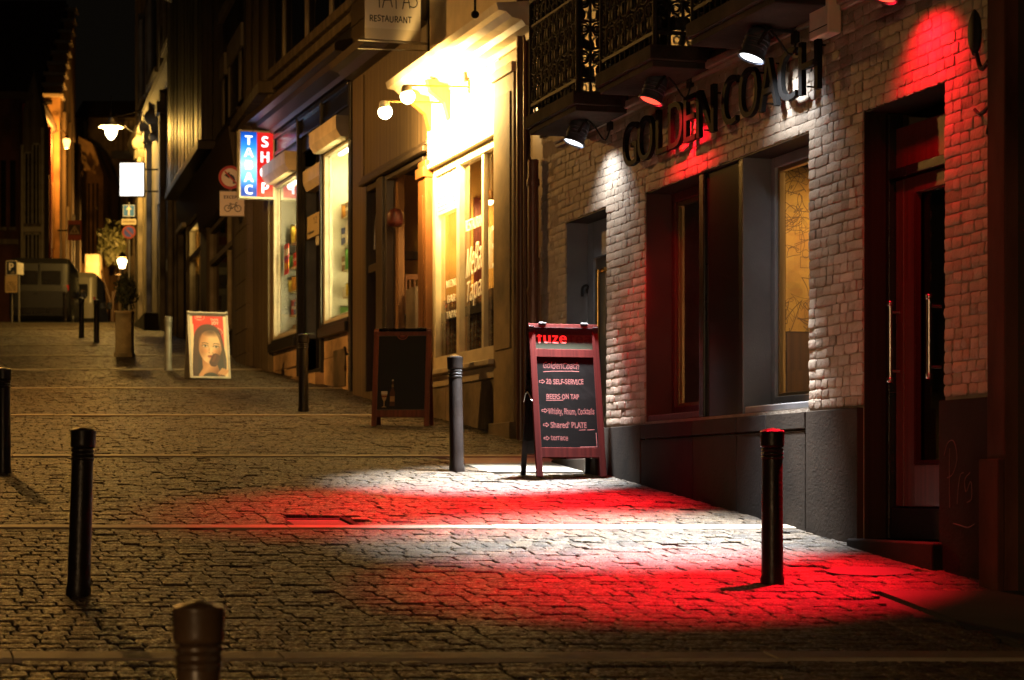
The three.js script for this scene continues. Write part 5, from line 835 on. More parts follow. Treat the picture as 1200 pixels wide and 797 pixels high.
// ------------------------------------------------------------------ dark house with jettied boards (before the tobacco shop in the street's depth)
const DH = new Facade(4.704, 0.24, 51.4, 35.4);
{
  const F = DH, B = F.thing('boarded_house', 'dark old house with a jettied board bay and a timber shopfront', 'building'), h = (y) => F.h(y), s = (u, n = 0) => F.s(u, n), END = F.len, low = -0.4;
  const fr = h(6.75), W1 = [s(223), s(240)], W2 = [s(247), s(277)];
  part('wall', [F.wall(0, END, low, h(16), 0.07, [[W1[0], W1[1], h(5.05), h(7.6)], [W2[0], W2[1], h(4.75), h(7.05)]]), ...F.shell(0, END, low, h(16), 0.07, 4)], M.darkStone, B);
  part('corner_pier', [box(s(289), s(303), low, h(8.1), 0, 0.2, 0.02), box(s(303), s(321), low, h(8.1), 0, 0.1, 0.02), box(s(287), s(321.5), h(8.1), h(8.3), 0, 0.26, 0.02)], M.brownStone, B);
  { let y = low; for (let i = 0; y < h(8); i++) { const hh = rr(0.36, 0.52); part('pier_stone', box(s(289) - 0.006, s(303) + 0.006, y + 0.006, Math.min(y + hh, h(8.1)) - 0.006, 0.06, 0.212, 0.012), M.brownStone, B); y += hh; } }
  part('shopfront_post', [box(W1[0] - 0.3, W1[0], low, h(8.2), 0, 0.09, 0.01), box(W1[1], W2[0], low, h(7.2), 0, 0.09, 0.01), box(W2[1], W2[1] + 0.55, low, h(7.3), 0, 0.08, 0.01)], M.brownStone, B);
  part('frieze', [profile([[0.02, h(7.1)], [0.14, h(7.12)], [0.3, h(8.2)], [0.02, h(8.25)]], s(241), s(287)), profile([[0.02, h(7.65)], [0.1, h(7.65)], [0.22, h(8.3)], [0.02, h(8.3)]], s(217), s(240))], M.brownPanel, B);
  const paleBar = part('pale_bar', box(s(216), s(223.5), h(7.62), h(7.72), 0.1, 0.2, 0.01), M.creamLight, B); void paleBar;  // plain pale bar on the shopfront
  for (const [a, b, y0, y1] of [[W1[0], W1[1], h(5.05), h(7.6)], [W2[0], W2[1], h(4.75), h(7.05)]]) {
    const w = part('window', [box(a, a + 0.09, y0, y1, -0.05, 0.03, 0.008), box(b - 0.09, b, y0, y1, -0.05, 0.03, 0.008), box(a + 0.09, b - 0.09, y1 - 0.09, y1, -0.05, 0.03, 0.008), box(a + 0.09, b - 0.09, y0, y0 + 0.1, -0.05, 0.03, 0.008), box(a + 0.09, b - 0.09, y1 - 0.75, y1 - 0.64, -0.05, 0.03, 0.008), box((a * 0.3 + b * 0.7), (a * 0.3 + b * 0.7) + 0.09, y0 + 0.1, y1 - 0.09, -0.05, 0.02, 0.008)], M.paleTrim, B);
    part('pane', box(a + 0.08, b - 0.08, y0 + 0.09, y1 - 0.08, -0.04, -0.038), M.glassDim, w);
  }
  part('display_wall', [box(W1[0] - 0.12, W1[0] - 0.05, h(4.3), h(8), -1.5, -0.07), box(W2[0] - 0.12, W2[0] - 0.05, h(4.3), h(8), -1.5, -0.07), box(W1[0] - 0.05, W2[1] + 0.3, h(4.3), h(8), -1.6, -1.5)], M.interiorDark, B);
  { const sw = W1[0] + 0.05, nn = (u) => F.n(u, sw), yy = (v) => F.yn(232, v, sw), arch = new THREE.Shape(); const a = -nn(229), b = -nn(240) + 0.3; arch.moveTo(a, yy(322)); arch.lineTo(a, yy(265)); arch.quadraticCurveTo(a, yy(243), (a + b) / 2, yy(243)); arch.quadraticCurveTo(b, yy(243), b, yy(265)); arch.lineTo(b, yy(322));
    part('arched_niche', new THREE.ExtrudeGeometry(arch, { depth: 0.05, bevelEnabled: false }).rotateY(Math.PI / 2).translate(sw, 0, 0), M.interiorWarm, B);
    const L = new THREE.Group(); L.name = 'unseen_niche_lamp'; L.position.set(sw + 0.7, h(7.3), -0.3); B.add(L); part('bulb', new THREE.SphereGeometry(0.03, 10, 8), glow('dim niche bulb', [1, 0.75, 0.3], 1.5), L); const p = new THREE.PointLight(new THREE.Color().setRGB(1, 0.72, 0.25), 5); p.castShadow = true; L.add(p); }  // bulb out of view, placed to light the arched niche
  // jettied bay of vertical boards
  const b0 = s(219), b1 = s(262), j = 0.42; part('jetty_beam', [box(b0, b1, h(8.32), h(8.5), 0, j + 0.08, 0.02), box(s(262), s(288), h(8.4), h(8.55), 0, 0.16, 0.02)], M.brownFrame, B);
  part('jetty_core', box(b0 + 0.02, b1 - 0.02, h(8.5), h(12.6), 0.25, j - 0.02), M.brownFrame, B);
  { let x = b0; for (let i = 0; x < b1 - 0.05; i++) { const w = rr(0.19, 0.27); part('wall_board', box(x + 0.008, Math.min(x + w, b1) - 0.008, h(8.5), h(12.6), j - 0.02, j + rr(0.004, 0.02), 0.006), M.boards, B); x += w; } }
  for (let i = 0; i < 2; i++) part('end_board', box(b1 - 0.02, b1 + 0.01, h(8.5), h(12.6), i * 0.2 + 0.01, i * 0.2 + 0.2, 0.006), M.boards, B);
  // upper windows with pale lintels
  for (const [ua, ub, va, vb] of [[253, 267, 86, 172], [272, 287, 66, 152]]) {
    const a = s(ua), b = s(ub), yt = h(9.62), yb = h(8.7); const w = part('upper_window', [box(a, b, yb, yt, 0.03, 0.05)], M.blackPaint, B); void va; void vb;
    part('lintel', box(a - 0.1, b + 0.1, yt, yt + 0.42, 0.0, 0.09, 0.012), M.paleTrim, w); part('frame', [box(b - 0.34, b - 0.1, yb, yt - 0.05, 0.05, 0.08, 0.008), box(a, a + 0.1, yb, yt, 0.05, 0.08, 0.008)], M.paleTrim, w);
  }
  part('string_course', [box(s(245), s(290), h(10.75), h(10.95), 0, 0.1, 0.014), box(s(290), END, h(11.3), h(11.5), 0, 0.1, 0.014)], M.paleTrim, B);
  for (const u of [292, 301, 312]) part('wall_strip', box(s(u), s(u) + 0.3, h(8.3), h(15), 0, 0.1, 0.014), M.brownStone, B);
  part('eaves', profile([[0, h(12.7)], [0.3, h(12.8)], [0.75, h(13.05)], [0.78, h(13.25)], [0, h(13.4)]], b0 - 0.2, s(290)), M.brownStone, B);
}
// pale house with carved consoles, farther up on the right
const PH = new Facade(4.704, 0.24, 67, 51.5);
{
  const F = PH, B = F.thing('pale_house', 'pale stone house with carved scroll consoles beyond the boarded house', 'building'), h = (y) => F.h(y), s = (u) => F.s(u), END = F.len, low = -0.6;
  part('wall', [F.wall(0, END, low, h(19), 0.3, [[s(196), s(206), h(5.6), h(11.2)], [s(184), s(191), h(6.2), h(9.3)]]), ...F.shell(0, END, low, h(19), 0.3, 4)], M.paleStone, B);
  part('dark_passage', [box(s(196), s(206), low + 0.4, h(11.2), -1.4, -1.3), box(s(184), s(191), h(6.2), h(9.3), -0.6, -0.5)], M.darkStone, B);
  for (const u of [166, 176, 192, 207, 213.5]) part('pilaster', [box(s(u), s(u) + 0.42, low, h(15.5), 0, 0.14, 0.02), box(s(u) - 0.06, s(u) + 0.48, h(11.3), h(11.6), 0, 0.22, 0.02)], M.paleStone, B);
  for (const [u, v] of [[169, 168], [176.5, 150], [183.5, 138]]) { const x = s(u), y = F.y(u, v); part('scroll_console', [lathe([[0, -0.2], [0.17, -0.2], [0.2, -0.1], [0.2, 0.1], [0.17, 0.2], [0, 0.2]], 18).rotateZ(Math.PI / 2).translate(x, y, 0.14), lathe([[0, -0.16], [0.11, -0.16], [0.11, 0.16], [0, 0.16]], 16).rotateZ(Math.PI / 2).translate(x, y - 0.5, 0.09), profile([[0, y - 0.6], [0.12, y - 0.5], [0.24, y], [0.22, y + 0.5], [0, y + 0.6]], x - 0.16, x + 0.16)], M.paleStone, B); }
  part('cornice', [profile([[0, h(11.8)], [0.1, h(11.85)], [0.22, h(12.05)], [0.24, h(12.2)], [0, h(12.3)]], 0, END)], M.brownStone, B);
  for (const [ua, ub] of [[167.5, 174], [178, 188], [196, 205]]) { const w = part('upper_window', box(s(ua), s(ub), h(12.8), h(15.2), 0.01, 0.03), M.blackPaint, B); part('frame', [box(s(ua) - 0.12, s(ua), h(12.7), h(15.3), 0, 0.1, 0.01), box(s(ub), s(ub) + 0.12, h(12.7), h(15.3), 0, 0.1, 0.01), box(s(ua) - 0.12, s(ub) + 0.12, h(12.6), h(12.75), 0.03, 0.16, 0.01)], M.paleTrim, w); }
  part('notice_board', box(s(197), s(205), F.y(201, 314), F.y(201, 300), 0.01, 0.05, 0.01), M.white, B);
  part('doorstep', box(s(178), s(192), low, F.g(s(185)) + 0.25, 0, 0.5, 0.03), M.darkStone, B);
  part('downpipe', rod([s(209.5), low, 0.2], [s(209.5), h(16), 0.2], 0.07, 10), M.paleTrim, B);
}

// ------------------------------------------------------------------ lamps
function lantern(o, w, strength, power, rgb, glowRGB) {      // bell lamp with a wide rim, its bowl lit
  part('hood', lathe([[0.02, 0.3], [0.06, 0.28], [0.09, 0.2], [w * 0.34, 0.12], [w * 0.62, 0.05], [w * 0.66, 0.02], [w * 0.6, 0.02], [w * 0.33, 0.07], [0.03, 0.09]], 28), M.white, o);
  part('bowl', lathe([[0, -0.34], [w * 0.12, -0.31], [w * 0.26, -0.2], [w * 0.33, -0.05], [w * 0.35, 0.05], [0, 0.06]], 24), glow('lit lamp bowl', glowRGB, strength), o);
  const p = new THREE.PointLight(new THREE.Color().setRGB(...rgb), power); p.position.set(0, 0, 0); p.castShadow = true; p.shadow.radius = 4; o.add(p);
}
{
  const P = at(130, 150, 62), o = thing('hanging_street_lamp', 'bright bell shaped street lamp hanging over the far street', 'street lamp', P.toArray());
  lantern(o, 0.55, 14, POWER.hanging, PALE, [1, 0.8, 0.45]);
  const wx = wallX(61.5) - P.x; part('wire', [tube([[0.02, 0.3, 0], [wx * 0.4, 0.36, 0.15], [wx, 0.5, 0.4]], 0.02, 16, 5), rod([0, 0.26, 0], [0, 0.9, 0], 0.015), tube([[0, 0.5, 0], [wx * 0.5, -0.1, 0.2], [wx, -0.35, 0.4]], 0.014, 14, 5)], M.iron, o);
}
{ // unseen lamp outside the left edge, placed to light street and shopfronts
  const d = 28.5, x = -8.5, o = thing('unseen_street_lamp', 'unseen street lamp on a tall post out of view, lighting the street from the left', 'street lamp', [x, G(d), -d]);
  part('post', lathe([[0.12, -0.2], [0.12, 0.4], [0.07, 0.6], [0.05, 4.3], [0, 4.3]], 16), M.iron, o); part('arm', tube([[0, 4.2, 0], [0.1, 4.7, 0], [0.5, 4.95, 0], [0.8, 4.9, 0]], 0.03, 14), M.iron, o);
  const hd = new THREE.Group(); hd.name = 'lamp_head'; hd.position.set(0.8, 4.6, 0); o.add(hd); lantern(hd, 0.5, 14, POWER.post, STREET, [1, 0.8, 0.45]);
  // unseen lamp behind the camera, placed to light fronts that face downhill
  const c = thing('unseen_street_lamp', 'unseen street lamp behind the viewer, lighting the fronts that face down the street', 'street lamp', [-4.6, G(-12), 12]);
  part('post', lathe([[0.12, -0.2], [0.12, 0.4], [0.07, 0.6], [0.05, 5.2], [0, 5.2]], 16), M.iron, c); part('arm', tube([[0, 5.1, 0], [0.1, 5.6, 0], [0.5, 5.85, 0], [0.8, 5.8, 0]], 0.03, 14), M.iron, c);
  const h2 = new THREE.Group(); h2.name = 'lamp_head'; h2.position.set(0.8, 5.5, 0); c.add(h2); lantern(h2, 0.5, 14, POWER.behind, [1, 0.6, 0.27], [1, 0.8, 0.45]);
}
{ // lower lantern at the end of the street
  const P = at(143, 309, 98), base = G(98), o = thing('far_lantern', 'glowing lantern on a post at the far end of the street', 'street lamp', [P.x, base, P.z]), hgt = P.y - base;
  part('post', lathe([[0.1, 0], [0.1, 0.4], [0.05, 0.5], [0.04, hgt - 0.3], [0, hgt - 0.3]], 12), M.iron, o); part('cross_bar', rod([-0.3, hgt - 0.5, 0], [0.3, hgt - 0.5, 0], 0.03), M.iron, o);
  part('glass', lathe([[0, -0.2], [0.12, -0.2], [0.23, 0.12], [0.19, 0.2], [0, 0.22]], 6).translate(0, hgt, 0), glow('lit lantern glass', [1, 0.75, 0.36], 12), o); part('cap', lathe([[0.22, 0.22], [0.1, 0.42], [0, 0.5]], 6).translate(0, hgt + 0.05, 0), M.iron, o);
  const p = new THREE.PointLight(new THREE.Color().setRGB(...SODIUM), POWER.far); p.position.set(0, hgt, 0); p.castShadow = true; o.add(p);
}
{ // lantern added to light the orange house side
  const P = at(78, 168, 86.6), o = thing('wall_lantern', 'small amber lantern added to light the orange house side at the left', 'lantern', P.toArray());
  part('glass', lathe([[0.08, -0.2], [0.16, 0.1], [0.13, 0.17], [0, 0.18], [0, -0.2]], 6), glow('amber lantern glass', [1, 0.5, 0.12], 5), o); part('cap', lathe([[0.11, 0.18], [0.05, 0.3], [0, 0.34]], 6), M.iron, o); part('bracket', tube([[0, 0.34, 0], [-0.15, 0.5, 0], [-0.45, 0.45, 0], [-0.66, 0.3, 0]], 0.025, 12), M.iron, o);
  const p = new THREE.PointLight(new THREE.Color().setRGB(1, 0.4, 0.06), POWER.gable); p.position.set(0, -0.12, 0); p.castShadow = true; p.shadow.radius = 3; o.add(p);
}
// ------------------------------------------------------------------ signs
{ // white light box
  const P = at(155, 231, 58), o = thing('white_light_box', 'overexposed white lit box sign high above the far street', 'sign', P.toArray());
  const W = 0.66, H = 0.90; part('lit_face', box(-W / 2 + 0.02, W / 2 - 0.02, 0.02, H - 0.02, -0.08, 0.08), glow('lit white sign face', [1, 0.94, 0.86], 3.2), o);
  part('casing', [box(-W / 2, W / 2, 0, 0.025, -0.09, 0.09, 0.006), box(-W / 2, W / 2, H - 0.025, H, -0.09, 0.09, 0.006), box(-W / 2, -W / 2 + 0.025, 0.025, H - 0.025, -0.09, 0.09, 0.006), box(W / 2 - 0.025, W / 2, 0.025, H - 0.025, -0.09, 0.09, 0.006)], M.galv, o);
  for (const y of [0.15, 0.72]) part('bracket', rod([W / 2, y, 0], [0.75, y, 0], 0.02), M.iron, o);
  for (const k of [-1, 1]) { const L = new THREE.RectAreaLight(new THREE.Color().setRGB(1, 0.94, 0.86), 3.2, W, H); L.position.set(0, H / 2, k * 0.1); L.rotation.y = k > 0 ? Math.PI : 0; L.castShadow = true; o.add(L); }
}
const disc = (r, t) => new THREE.CylinderGeometry(r, r, t, 32).rotateX(Math.PI / 2);
function faced(name, g, tex, parent, rough = 0.45) { const q = g.index ? g.toNonIndexed() : g; q.computeBoundingBox(); const b = q.boundingBox, p = q.attributes.position, uv = q.attributes.uv; for (let i = 0; i < p.count; i++) uv.setXY(i, (p.getX(i) - b.min.x) / (b.max.x - b.min.x), (p.getY(i) - b.min.y) / (b.max.y - b.min.y)); const o = mesh(q, printMat(name + ' print', tex, rough)); o.name = name; parent.add(o); return o; }
{
  const P = at(270, 208, 37.6), o = thing('no_left_turn_sign', 'round red ringed no left turn sign beside the lit light box sign', 'traffic sign', P.toArray(), 0.12);
  const tex = canvasTex(256, 256, (c) => { c.fillStyle = '#b8321e'; c.fillRect(0, 0, 256, 256); c.fillStyle = '#e8d8c0'; c.beginPath(); c.arc(128, 128, 98, 0, 7); c.fill(); c.strokeStyle = c.fillStyle = '#1c1612'; c.lineWidth = 26; c.beginPath(); c.moveTo(168, 196); c.lineTo(164, 150); c.quadraticCurveTo(158, 106, 112, 104); c.stroke(); c.beginPath(); c.moveTo(118, 66); c.lineTo(62, 104); c.lineTo(118, 142); c.fill(); c.strokeStyle = '#b8321e'; c.lineWidth = 16; c.beginPath(); c.moveTo(66, 62); c.lineTo(196, 196); c.stroke(); });
  faced('face', disc(0.2, 0.012), tex, o); part('back', [disc(0.2, 0.008).translate(0, 0, -0.012), rod([0, -0.6, -0.035], [0, 0.2, -0.035], 0.022)], M.galv, o); for (const y of [0.1, -0.45]) part('wall_arm', rod([0, y, -0.035], [0.42, y, -0.1], 0.018), M.galv, o);
  const e = thing('cyclist_plate', 'square white plate reading EXCEPTÉ above a bicycle symbol, below the round sign', 'traffic sign', [P.x + 0.04, P.y - 0.445, P.z + 0.005], 0.12);
  const t2 = canvasTex(256, 256, (c) => { c.fillStyle = '#e6d6bc'; c.fillRect(0, 0, 256, 256); c.strokeStyle = c.fillStyle = '#2a221a'; c.font = 'bold 44px sans-serif'; c.textAlign = 'center'; c.fillText('EXCEPTÉ', 128, 78); c.lineWidth = 7; for (const x of [78, 178]) { c.beginPath(); c.arc(x, 176, 31, 0, 7); c.stroke(); } c.lineWidth = 6; c.beginPath(); c.moveTo(78, 176); c.lineTo(104, 134); c.lineTo(160, 134); c.lineTo(178, 176); c.moveTo(104, 134); c.lineTo(126, 178); c.lineTo(160, 134); c.moveTo(78, 176); c.lineTo(126, 178); c.moveTo(92, 126); c.lineTo(116, 126); c.moveTo(160, 134); c.lineTo(156, 118); c.lineTo(176, 118); c.stroke(); });
  faced('face', new RoundedBoxGeometry(0.44, 0.43, 0.012, 2, 0.005), t2, e); part('edge', box(-0.22, 0.22, 0.205, 0.218, -0.02, 0.008, 0.003), M.galv, e); part('edge', box(-0.22, 0.22, -0.218, -0.205, -0.02, 0.008, 0.003), M.galv, e);
}
{
  const d = 66, P = at(151, 247, d), px = d / FL, o = thing('one_way_sign', 'square blue sign with a white arrow pointing up, below the white light box', 'traffic sign', P.toArray());
  const t = canvasTex(128, 128, (c) => { c.fillStyle = '#1f74d8'; c.fillRect(0, 0, 128, 128); c.fillStyle = '#f0e8d8'; c.fillRect(56, 40, 16, 76); c.beginPath(); c.moveTo(64, 10); c.lineTo(96, 52); c.lineTo(32, 52); c.fill(); c.strokeStyle = '#e8e0d0'; c.lineWidth = 5; c.strokeRect(5, 5, 118, 118); });
  faced('face', new THREE.BoxGeometry(14 * px, 14 * px, 0.02), t, o);
  const base = G(d); part('post', rod([0, base - P.y, -0.05], [0, 10 * px, -0.05], 0.035, 10), M.galv, o);
  const n = thing('sign_plate', 'small pale plate between the blue arrow sign and the no parking disc', 'traffic sign', [P.x, P.y - 13 * px, P.z]); faced('face', new THREE.BoxGeometry(17 * px, 6.5 * px, 0.02), canvasTex(128, 48, (c) => { c.fillStyle = '#d8c8a8'; c.fillRect(0, 0, 128, 48); c.fillStyle = '#6a5a40'; for (let i = 0; i < 6; i++) c.fillRect(12 + i * 18, 14, 12, 20); }), n); part('back', box(-8 * px, 8 * px, -3 * px, 3 * px, -0.025, -0.012), M.galv, n);
  const k = thing('no_parking_sign', 'round blue no parking disc with a red ring under the pale plate', 'traffic sign', [P.x, P.y - 25 * px, P.z]); faced('face', disc(8 * px, 0.02), canvasTex(128, 128, (c) => { c.fillStyle = '#8a2a22'; c.fillRect(0, 0, 128, 128); c.fillStyle = '#2a3a9a'; c.beginPath(); c.arc(64, 64, 46, 0, 7); c.fill(); c.strokeStyle = '#8a2a22'; c.lineWidth = 14; c.beginPath(); c.moveTo(30, 30); c.lineTo(98, 98); c.stroke(); }), k); part('back', disc(7.6 * px, 0.01).translate(0, 0, -0.02), M.galv, k);
}
{
  const d = 63, P = at(13.5, 314, d), px = d / FL, o = thing('parking_sign', 'square parking sign with a white P on a dark field at the left', 'traffic sign', P.toArray());
  faced('face', new THREE.BoxGeometry(13 * px, 17 * px, 0.02), canvasTex(128, 168, (c) => { c.fillStyle = '#c8b898'; c.fillRect(0, 0, 128, 168); c.fillStyle = '#1d2430'; c.fillRect(8, 8, 112, 152); c.fillStyle = '#f0e4c8'; c.font = 'bold 118px sans-serif'; c.fillText('P', 24, 112); c.fillStyle = '#8a7a60'; c.beginPath(); c.moveTo(50, 150); c.lineTo(88, 112); c.lineTo(104, 150); c.fill(); }), o);
  part('post', rod([0, G(d) - P.y, -0.04], [0, 9 * px, -0.04], 0.03, 10), M.galv, o);
  const n = thing('parking_plate', 'pale information plate with small print under the parking sign', 'traffic sign', [P.x - 0.01, P.y - 19 * px, P.z]); faced('face', new THREE.BoxGeometry(14 * px, 20 * px, 0.02), canvasTex(128, 180, (c) => { c.fillStyle = '#b89a6a'; c.fillRect(0, 0, 128, 180); c.fillStyle = '#5a4830'; for (let j = 0; j < 5; j++) for (let i = 0; i < 7; i++) if ((i * 7 + j * 3) % 5) c.fillRect(18 + i * 14, 66 + j * 20, 10, 11); }), n); part('back', box(-6.5 * px, 6.5 * px, -9.5 * px, 9.5 * px, -0.025, -0.012), M.galv, n);
  const e = thing('edge_sign', 'narrow pale sign turned almost edge on beside the parking sign', 'traffic sign', at(23.5, 315, 64.5).toArray(), 1.2); part('face', new RoundedBoxGeometry(0.34, 0.34, 0.02, 2, 0.008), M.white, e); part('post', rod([0, G(64.5) - at(23.5, 315, 64.5).y, -0.04], [0, 0.2, -0.04], 0.03, 10), M.galv, e);
  const q = thing('short_post', 'short thin post with a small cross bar below the parking sign', 'post', ground(19, 373.5)); part('post', rod([0, 0, 0], [0, 0.66, 0], 0.04, 10), M.paleTrim, q); part('cross_bar', box(-0.09, 0.13, 0.62, 0.68, -0.04, 0.04, 0.01), M.paleTrim, q);
}
{ // road works type warning sign on the left house
  const d = 79, P = at(87.5, 270, d), px = d / FL, o = thing('wall_sign', 'small orange and dark sign projecting from the orange house', 'sign', P.toArray());
  faced('face', new THREE.BoxGeometry(16 * px, 23 * px, 0.06), canvasTex(128, 184, (c) => { c.fillStyle = '#a8401c'; c.fillRect(0, 0, 128, 184); c.fillStyle = '#4a2a14'; c.fillRect(8, 38, 112, 96); c.strokeStyle = '#c8a070'; c.lineWidth = 10; c.beginPath(); c.moveTo(64, 54); c.lineTo(104, 120); c.lineTo(24, 120); c.closePath(); c.stroke(); c.fillStyle = '#c8a070'; c.fillRect(56, 78, 14, 30); }), o); part('bracket', rod([-8 * px, 0, 0], [-20 * px, 0, 0], 0.03), M.iron, o);
}

// ------------------------------------------------------------------ far end of the street and the houses on the left
{
  const d = 110, X = (u) => (u - 600) / FL * d, Y = (v) => EYE + (VH - v) / FL * d, base = G(d), o = thing('end_house', 'grey house with tall shutters closing the far end of the street', 'building', [X(131), base, -d]);
  const x = (u) => X(u) - X(131), y = (v) => Y(v) - base;
  part('wall', box(x(88), x(172), 0, y(138), -4, 0), M.paleStone, o);
  for (const u of [98, 122, 128, 134, 140, 146, 152]) part('wall_strip', box(x(u), x(u) + 0.14, y(176), y(142), 0, 0.06), M.paleTrim, o);
  part('name_board', box(x(131), x(160), y(186), y(177), 0, 0.1, 0.01), mat('blue grey board', [0.1, 0.12, 0.17], 0.6), o);
  for (const [a, b, v0, v1] of [[120, 127, 290, 215], [134, 141, 300, 215], [150, 156, 300, 215]]) { const w = part('window', box(x(a), x(b), y(v0), y(v1), 0.01, 0.03), M.darkStone, o); part('frame', [box(x(a) - 0.08, x(a), y(v0), y(v1), 0, 0.08), box(x(b), x(b) + 0.08, y(v0), y(v1), 0, 0.08)], M.paleTrim, w); }
  part('roof', profile([[0.3, y(138)], [-4, y(138)], [-4, y(110)], [-2, y(110)]], x(88), x(172)), M.roofTile, o);
}
{ // gabled house and lit low house on the left of the far street
  const d = 104, X = (u) => (u - 600) / FL * d, Y = (v) => EYE + (VH - v) / FL * d, base = G(d);
  const g = thing('gabled_house', 'plain narrow gabled house at the far left side of the street', 'building', [X(105), base, -d]), sh = new THREE.Shape([[92, 372], [121, 372], [121, 205], [108, 168], [92, 160]].map(([u, v]) => new THREE.Vector2(X(u) - X(105), Y(v) - base)));
  part('wall', new THREE.ExtrudeGeometry(sh, { depth: 4, bevelEnabled: false }).translate(0, 0, -4), M.yellowRender, g);
  for (const u of [103, 108, 113]) part('drain_strip', box(X(u) - X(105), X(u) - X(105) + 0.1, Y(300) - base, Y(215) - base, 0, 0.06), M.darkStone, g);
  const l = thing('low_house', 'small cream house front lit brightly by the far lantern', 'building', [X(107.5) * 100 / 104, base, -100]);
  const k = 100 / 104, x = (u) => (X(u) - X(107.5)) * k, y = (v) => EYE + (VH - v) / FL * 100 - base;
  part('wall', box(x(100), x(115.5), 0, y(298), -0.8, 0), M.creamLight, l); for (const [a, b, t] of [[103, 105.5, 325], [109.5, 112.5, 329]]) { const w = part('window', box(x(a), x(b), y(352), y(t), 0, 0.02), M.blackPaint, l); part('frame', box(x(a) - 0.04, x(b) + 0.04, y(t), y(t) + 0.08, 0, 0.05), M.paleTrim, w); }
}
{ // climbing greenery lit by the lantern
  const d = 100.5, P = at(131, 340, d), o = thing('street_tree', 'small leafy tree glowing orange beside the far lantern', 'tree', [P.x, G(d), -d]);
  part('trunk', [rod([0, 0, 0], [0.05, 3.4, 0], 0.12, 10, 0.07), rod([0.05, 3.0, 0], [0.5, 4.6, 0.2], 0.06, 8, 0.02), rod([0.03, 2.6, 0], [-0.5, 4.4, 0], 0.06, 8, 0.02)], M.darkWood, o); part('crown', foliage(1600, 0.75, 1.1, 0.7, 5.6, 0.12), M.leaf, o);
}
{ // corner house with the stepped gable, its street side lit orange
  const LX = (d) => -17.93 - 0.108 * (d - 88), o = thing('stepped_gable_house', 'old corner house with a tiled roof and crow stepped gable, its side lit orange', 'building', [LX(88), G(88), -88]), base = G(88), x0 = LX(88), yy = (v, d) => EYE + (VH - v) / FL * d - base;
  const dz = (d) => 88 - d, side = (d0, d1, ya, yb, n0, n1, bev = 0) => { const a = LX(d0) - x0, turn = Math.atan(0.108), L = (d1 - d0) * Math.hypot(1, 0.108); return box(-L, 0, ya, yb, -n1, -n0, bev).rotateY(turn - Math.PI / 2).translate(a, 0, dz(d0)); };
  // street side in bays of different paint
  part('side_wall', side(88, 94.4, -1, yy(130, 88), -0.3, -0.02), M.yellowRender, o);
  for (let i = 0; i < 2; i++) part('side_pilaster', side(89 + i * 2.6, 89.4 + i * 2.6, -1, yy(126, 88), -0.02, 0.14, 0.02), M.brownStone, o);
  for (let i = 0; i < 2; i++) { const w = part('side_window', side(90 + i * 2.6, 91.2 + i * 2.6, 3.2, 6.2, -0.1, -0.01), M.blackPaint, o); part('frame', [side(89.8 + i * 2.6, 90 + i * 2.6, 3.1, 6.3, -0.1, 0.05), side(91.2 + i * 2.6, 91.4 + i * 2.6, 3.1, 6.3, -0.1, 0.05)], M.paleTrim, w); }
  part('front_wall', box(-18, 0, -1, yy(122, 88), -0.3, 0), M.darkStone, o);
  part('back_wall', box(-18, -1.2, -1, yy(122, 88), -10.5, -10.2), M.darkStone, o);
  // crow steps climbing with the roof slope
  for (let k = 0; k < 9; k++) { const d = 88 + k * 0.75, y = yy(114 - k * 12.6, d); const st = part('gable_step', side(d, d + 0.75, yy(130, 88) - 0.2, y, -0.72, 0.02, 0.02), M.yellowRender, o); part('coping', side(d - 0.1, d + 0.8, y, y + 0.14, -0.8, 0.14, 0.02), M.paleTrim, st); }
  // tiled roof: rows of tiles
  const y0 = yy(121, 88), y1 = yy(11, 94), n = 15; for (let k = 0; k < n; k++) { const f = k / n, d = 88 + 6 * f, y = y0 + (y1 - y0) * f; part('tile_course', [box(-18, -0.95, 0, 0.07, -0.75, 0.06, 0.02).rotateX(0.85).translate(0, y + 0.12, dz(d) + 0.05)], M.roofTile, o); }
  part('roof_core', profile([[0, y0], [-6, y1], [-6.3, y1], [-6.3, y0]], -18, -0.9), M.darkStone, o); part('ridge', rod([-18, y1 + 0.1, -6], [-0.9, y1 + 0.1, -6], 0.14, 8), M.roofTile, o);
  part('eaves_gutter', rod([-18, y0 + 0.02, 0.12], [-0.3, y0 + 0.02, 0.12], 0.09, 8), M.iron, o);
}
{ // the red painted side of the house before it
  const LX = (d) => -17.93 - 0.108 * (d - 88) - 0.25, base = G(81), o = thing('red_house', 'narrow red rendered house side glowing orange beside the stepped gable', 'building', [LX(81), base, -81]), Y = (v, d) => EYE + (VH - v) / FL * d - base;
  const turn = Math.atan(0.108), side = (d0, d1, ya, yb, n0, n1, bev = 0) => { const L = (d1 - d0) * Math.hypot(1, 0.108); return box(-L, 0, ya, yb, -n1, -n0, bev).rotateY(turn - Math.PI / 2).translate(LX(d0) - LX(81), 0, 81 - d0); };
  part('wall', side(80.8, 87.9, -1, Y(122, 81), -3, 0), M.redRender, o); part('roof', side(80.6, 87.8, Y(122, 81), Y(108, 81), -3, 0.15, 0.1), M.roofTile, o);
  for (let i = 0; i < 3; i++) { part('pilaster', side(81.2 + i * 2.2, 81.5 + i * 2.2, -1, Y(124, 81), 0, 0.14, 0.02), M.redRender, o); const w = part('window', side(82 + i * 2.2, 82.9 + i * 2.2, 4.4, 6.8, 0.0, 0.03), M.blackPaint, o); part('frame', [side(81.85 + i * 2.2, 82 + i * 2.2, 4.3, 6.9, 0, 0.1), side(82.9 + i * 2.2, 83.05 + i * 2.2, 4.3, 6.9, 0, 0.1)], M.yellowRender, w); }
}
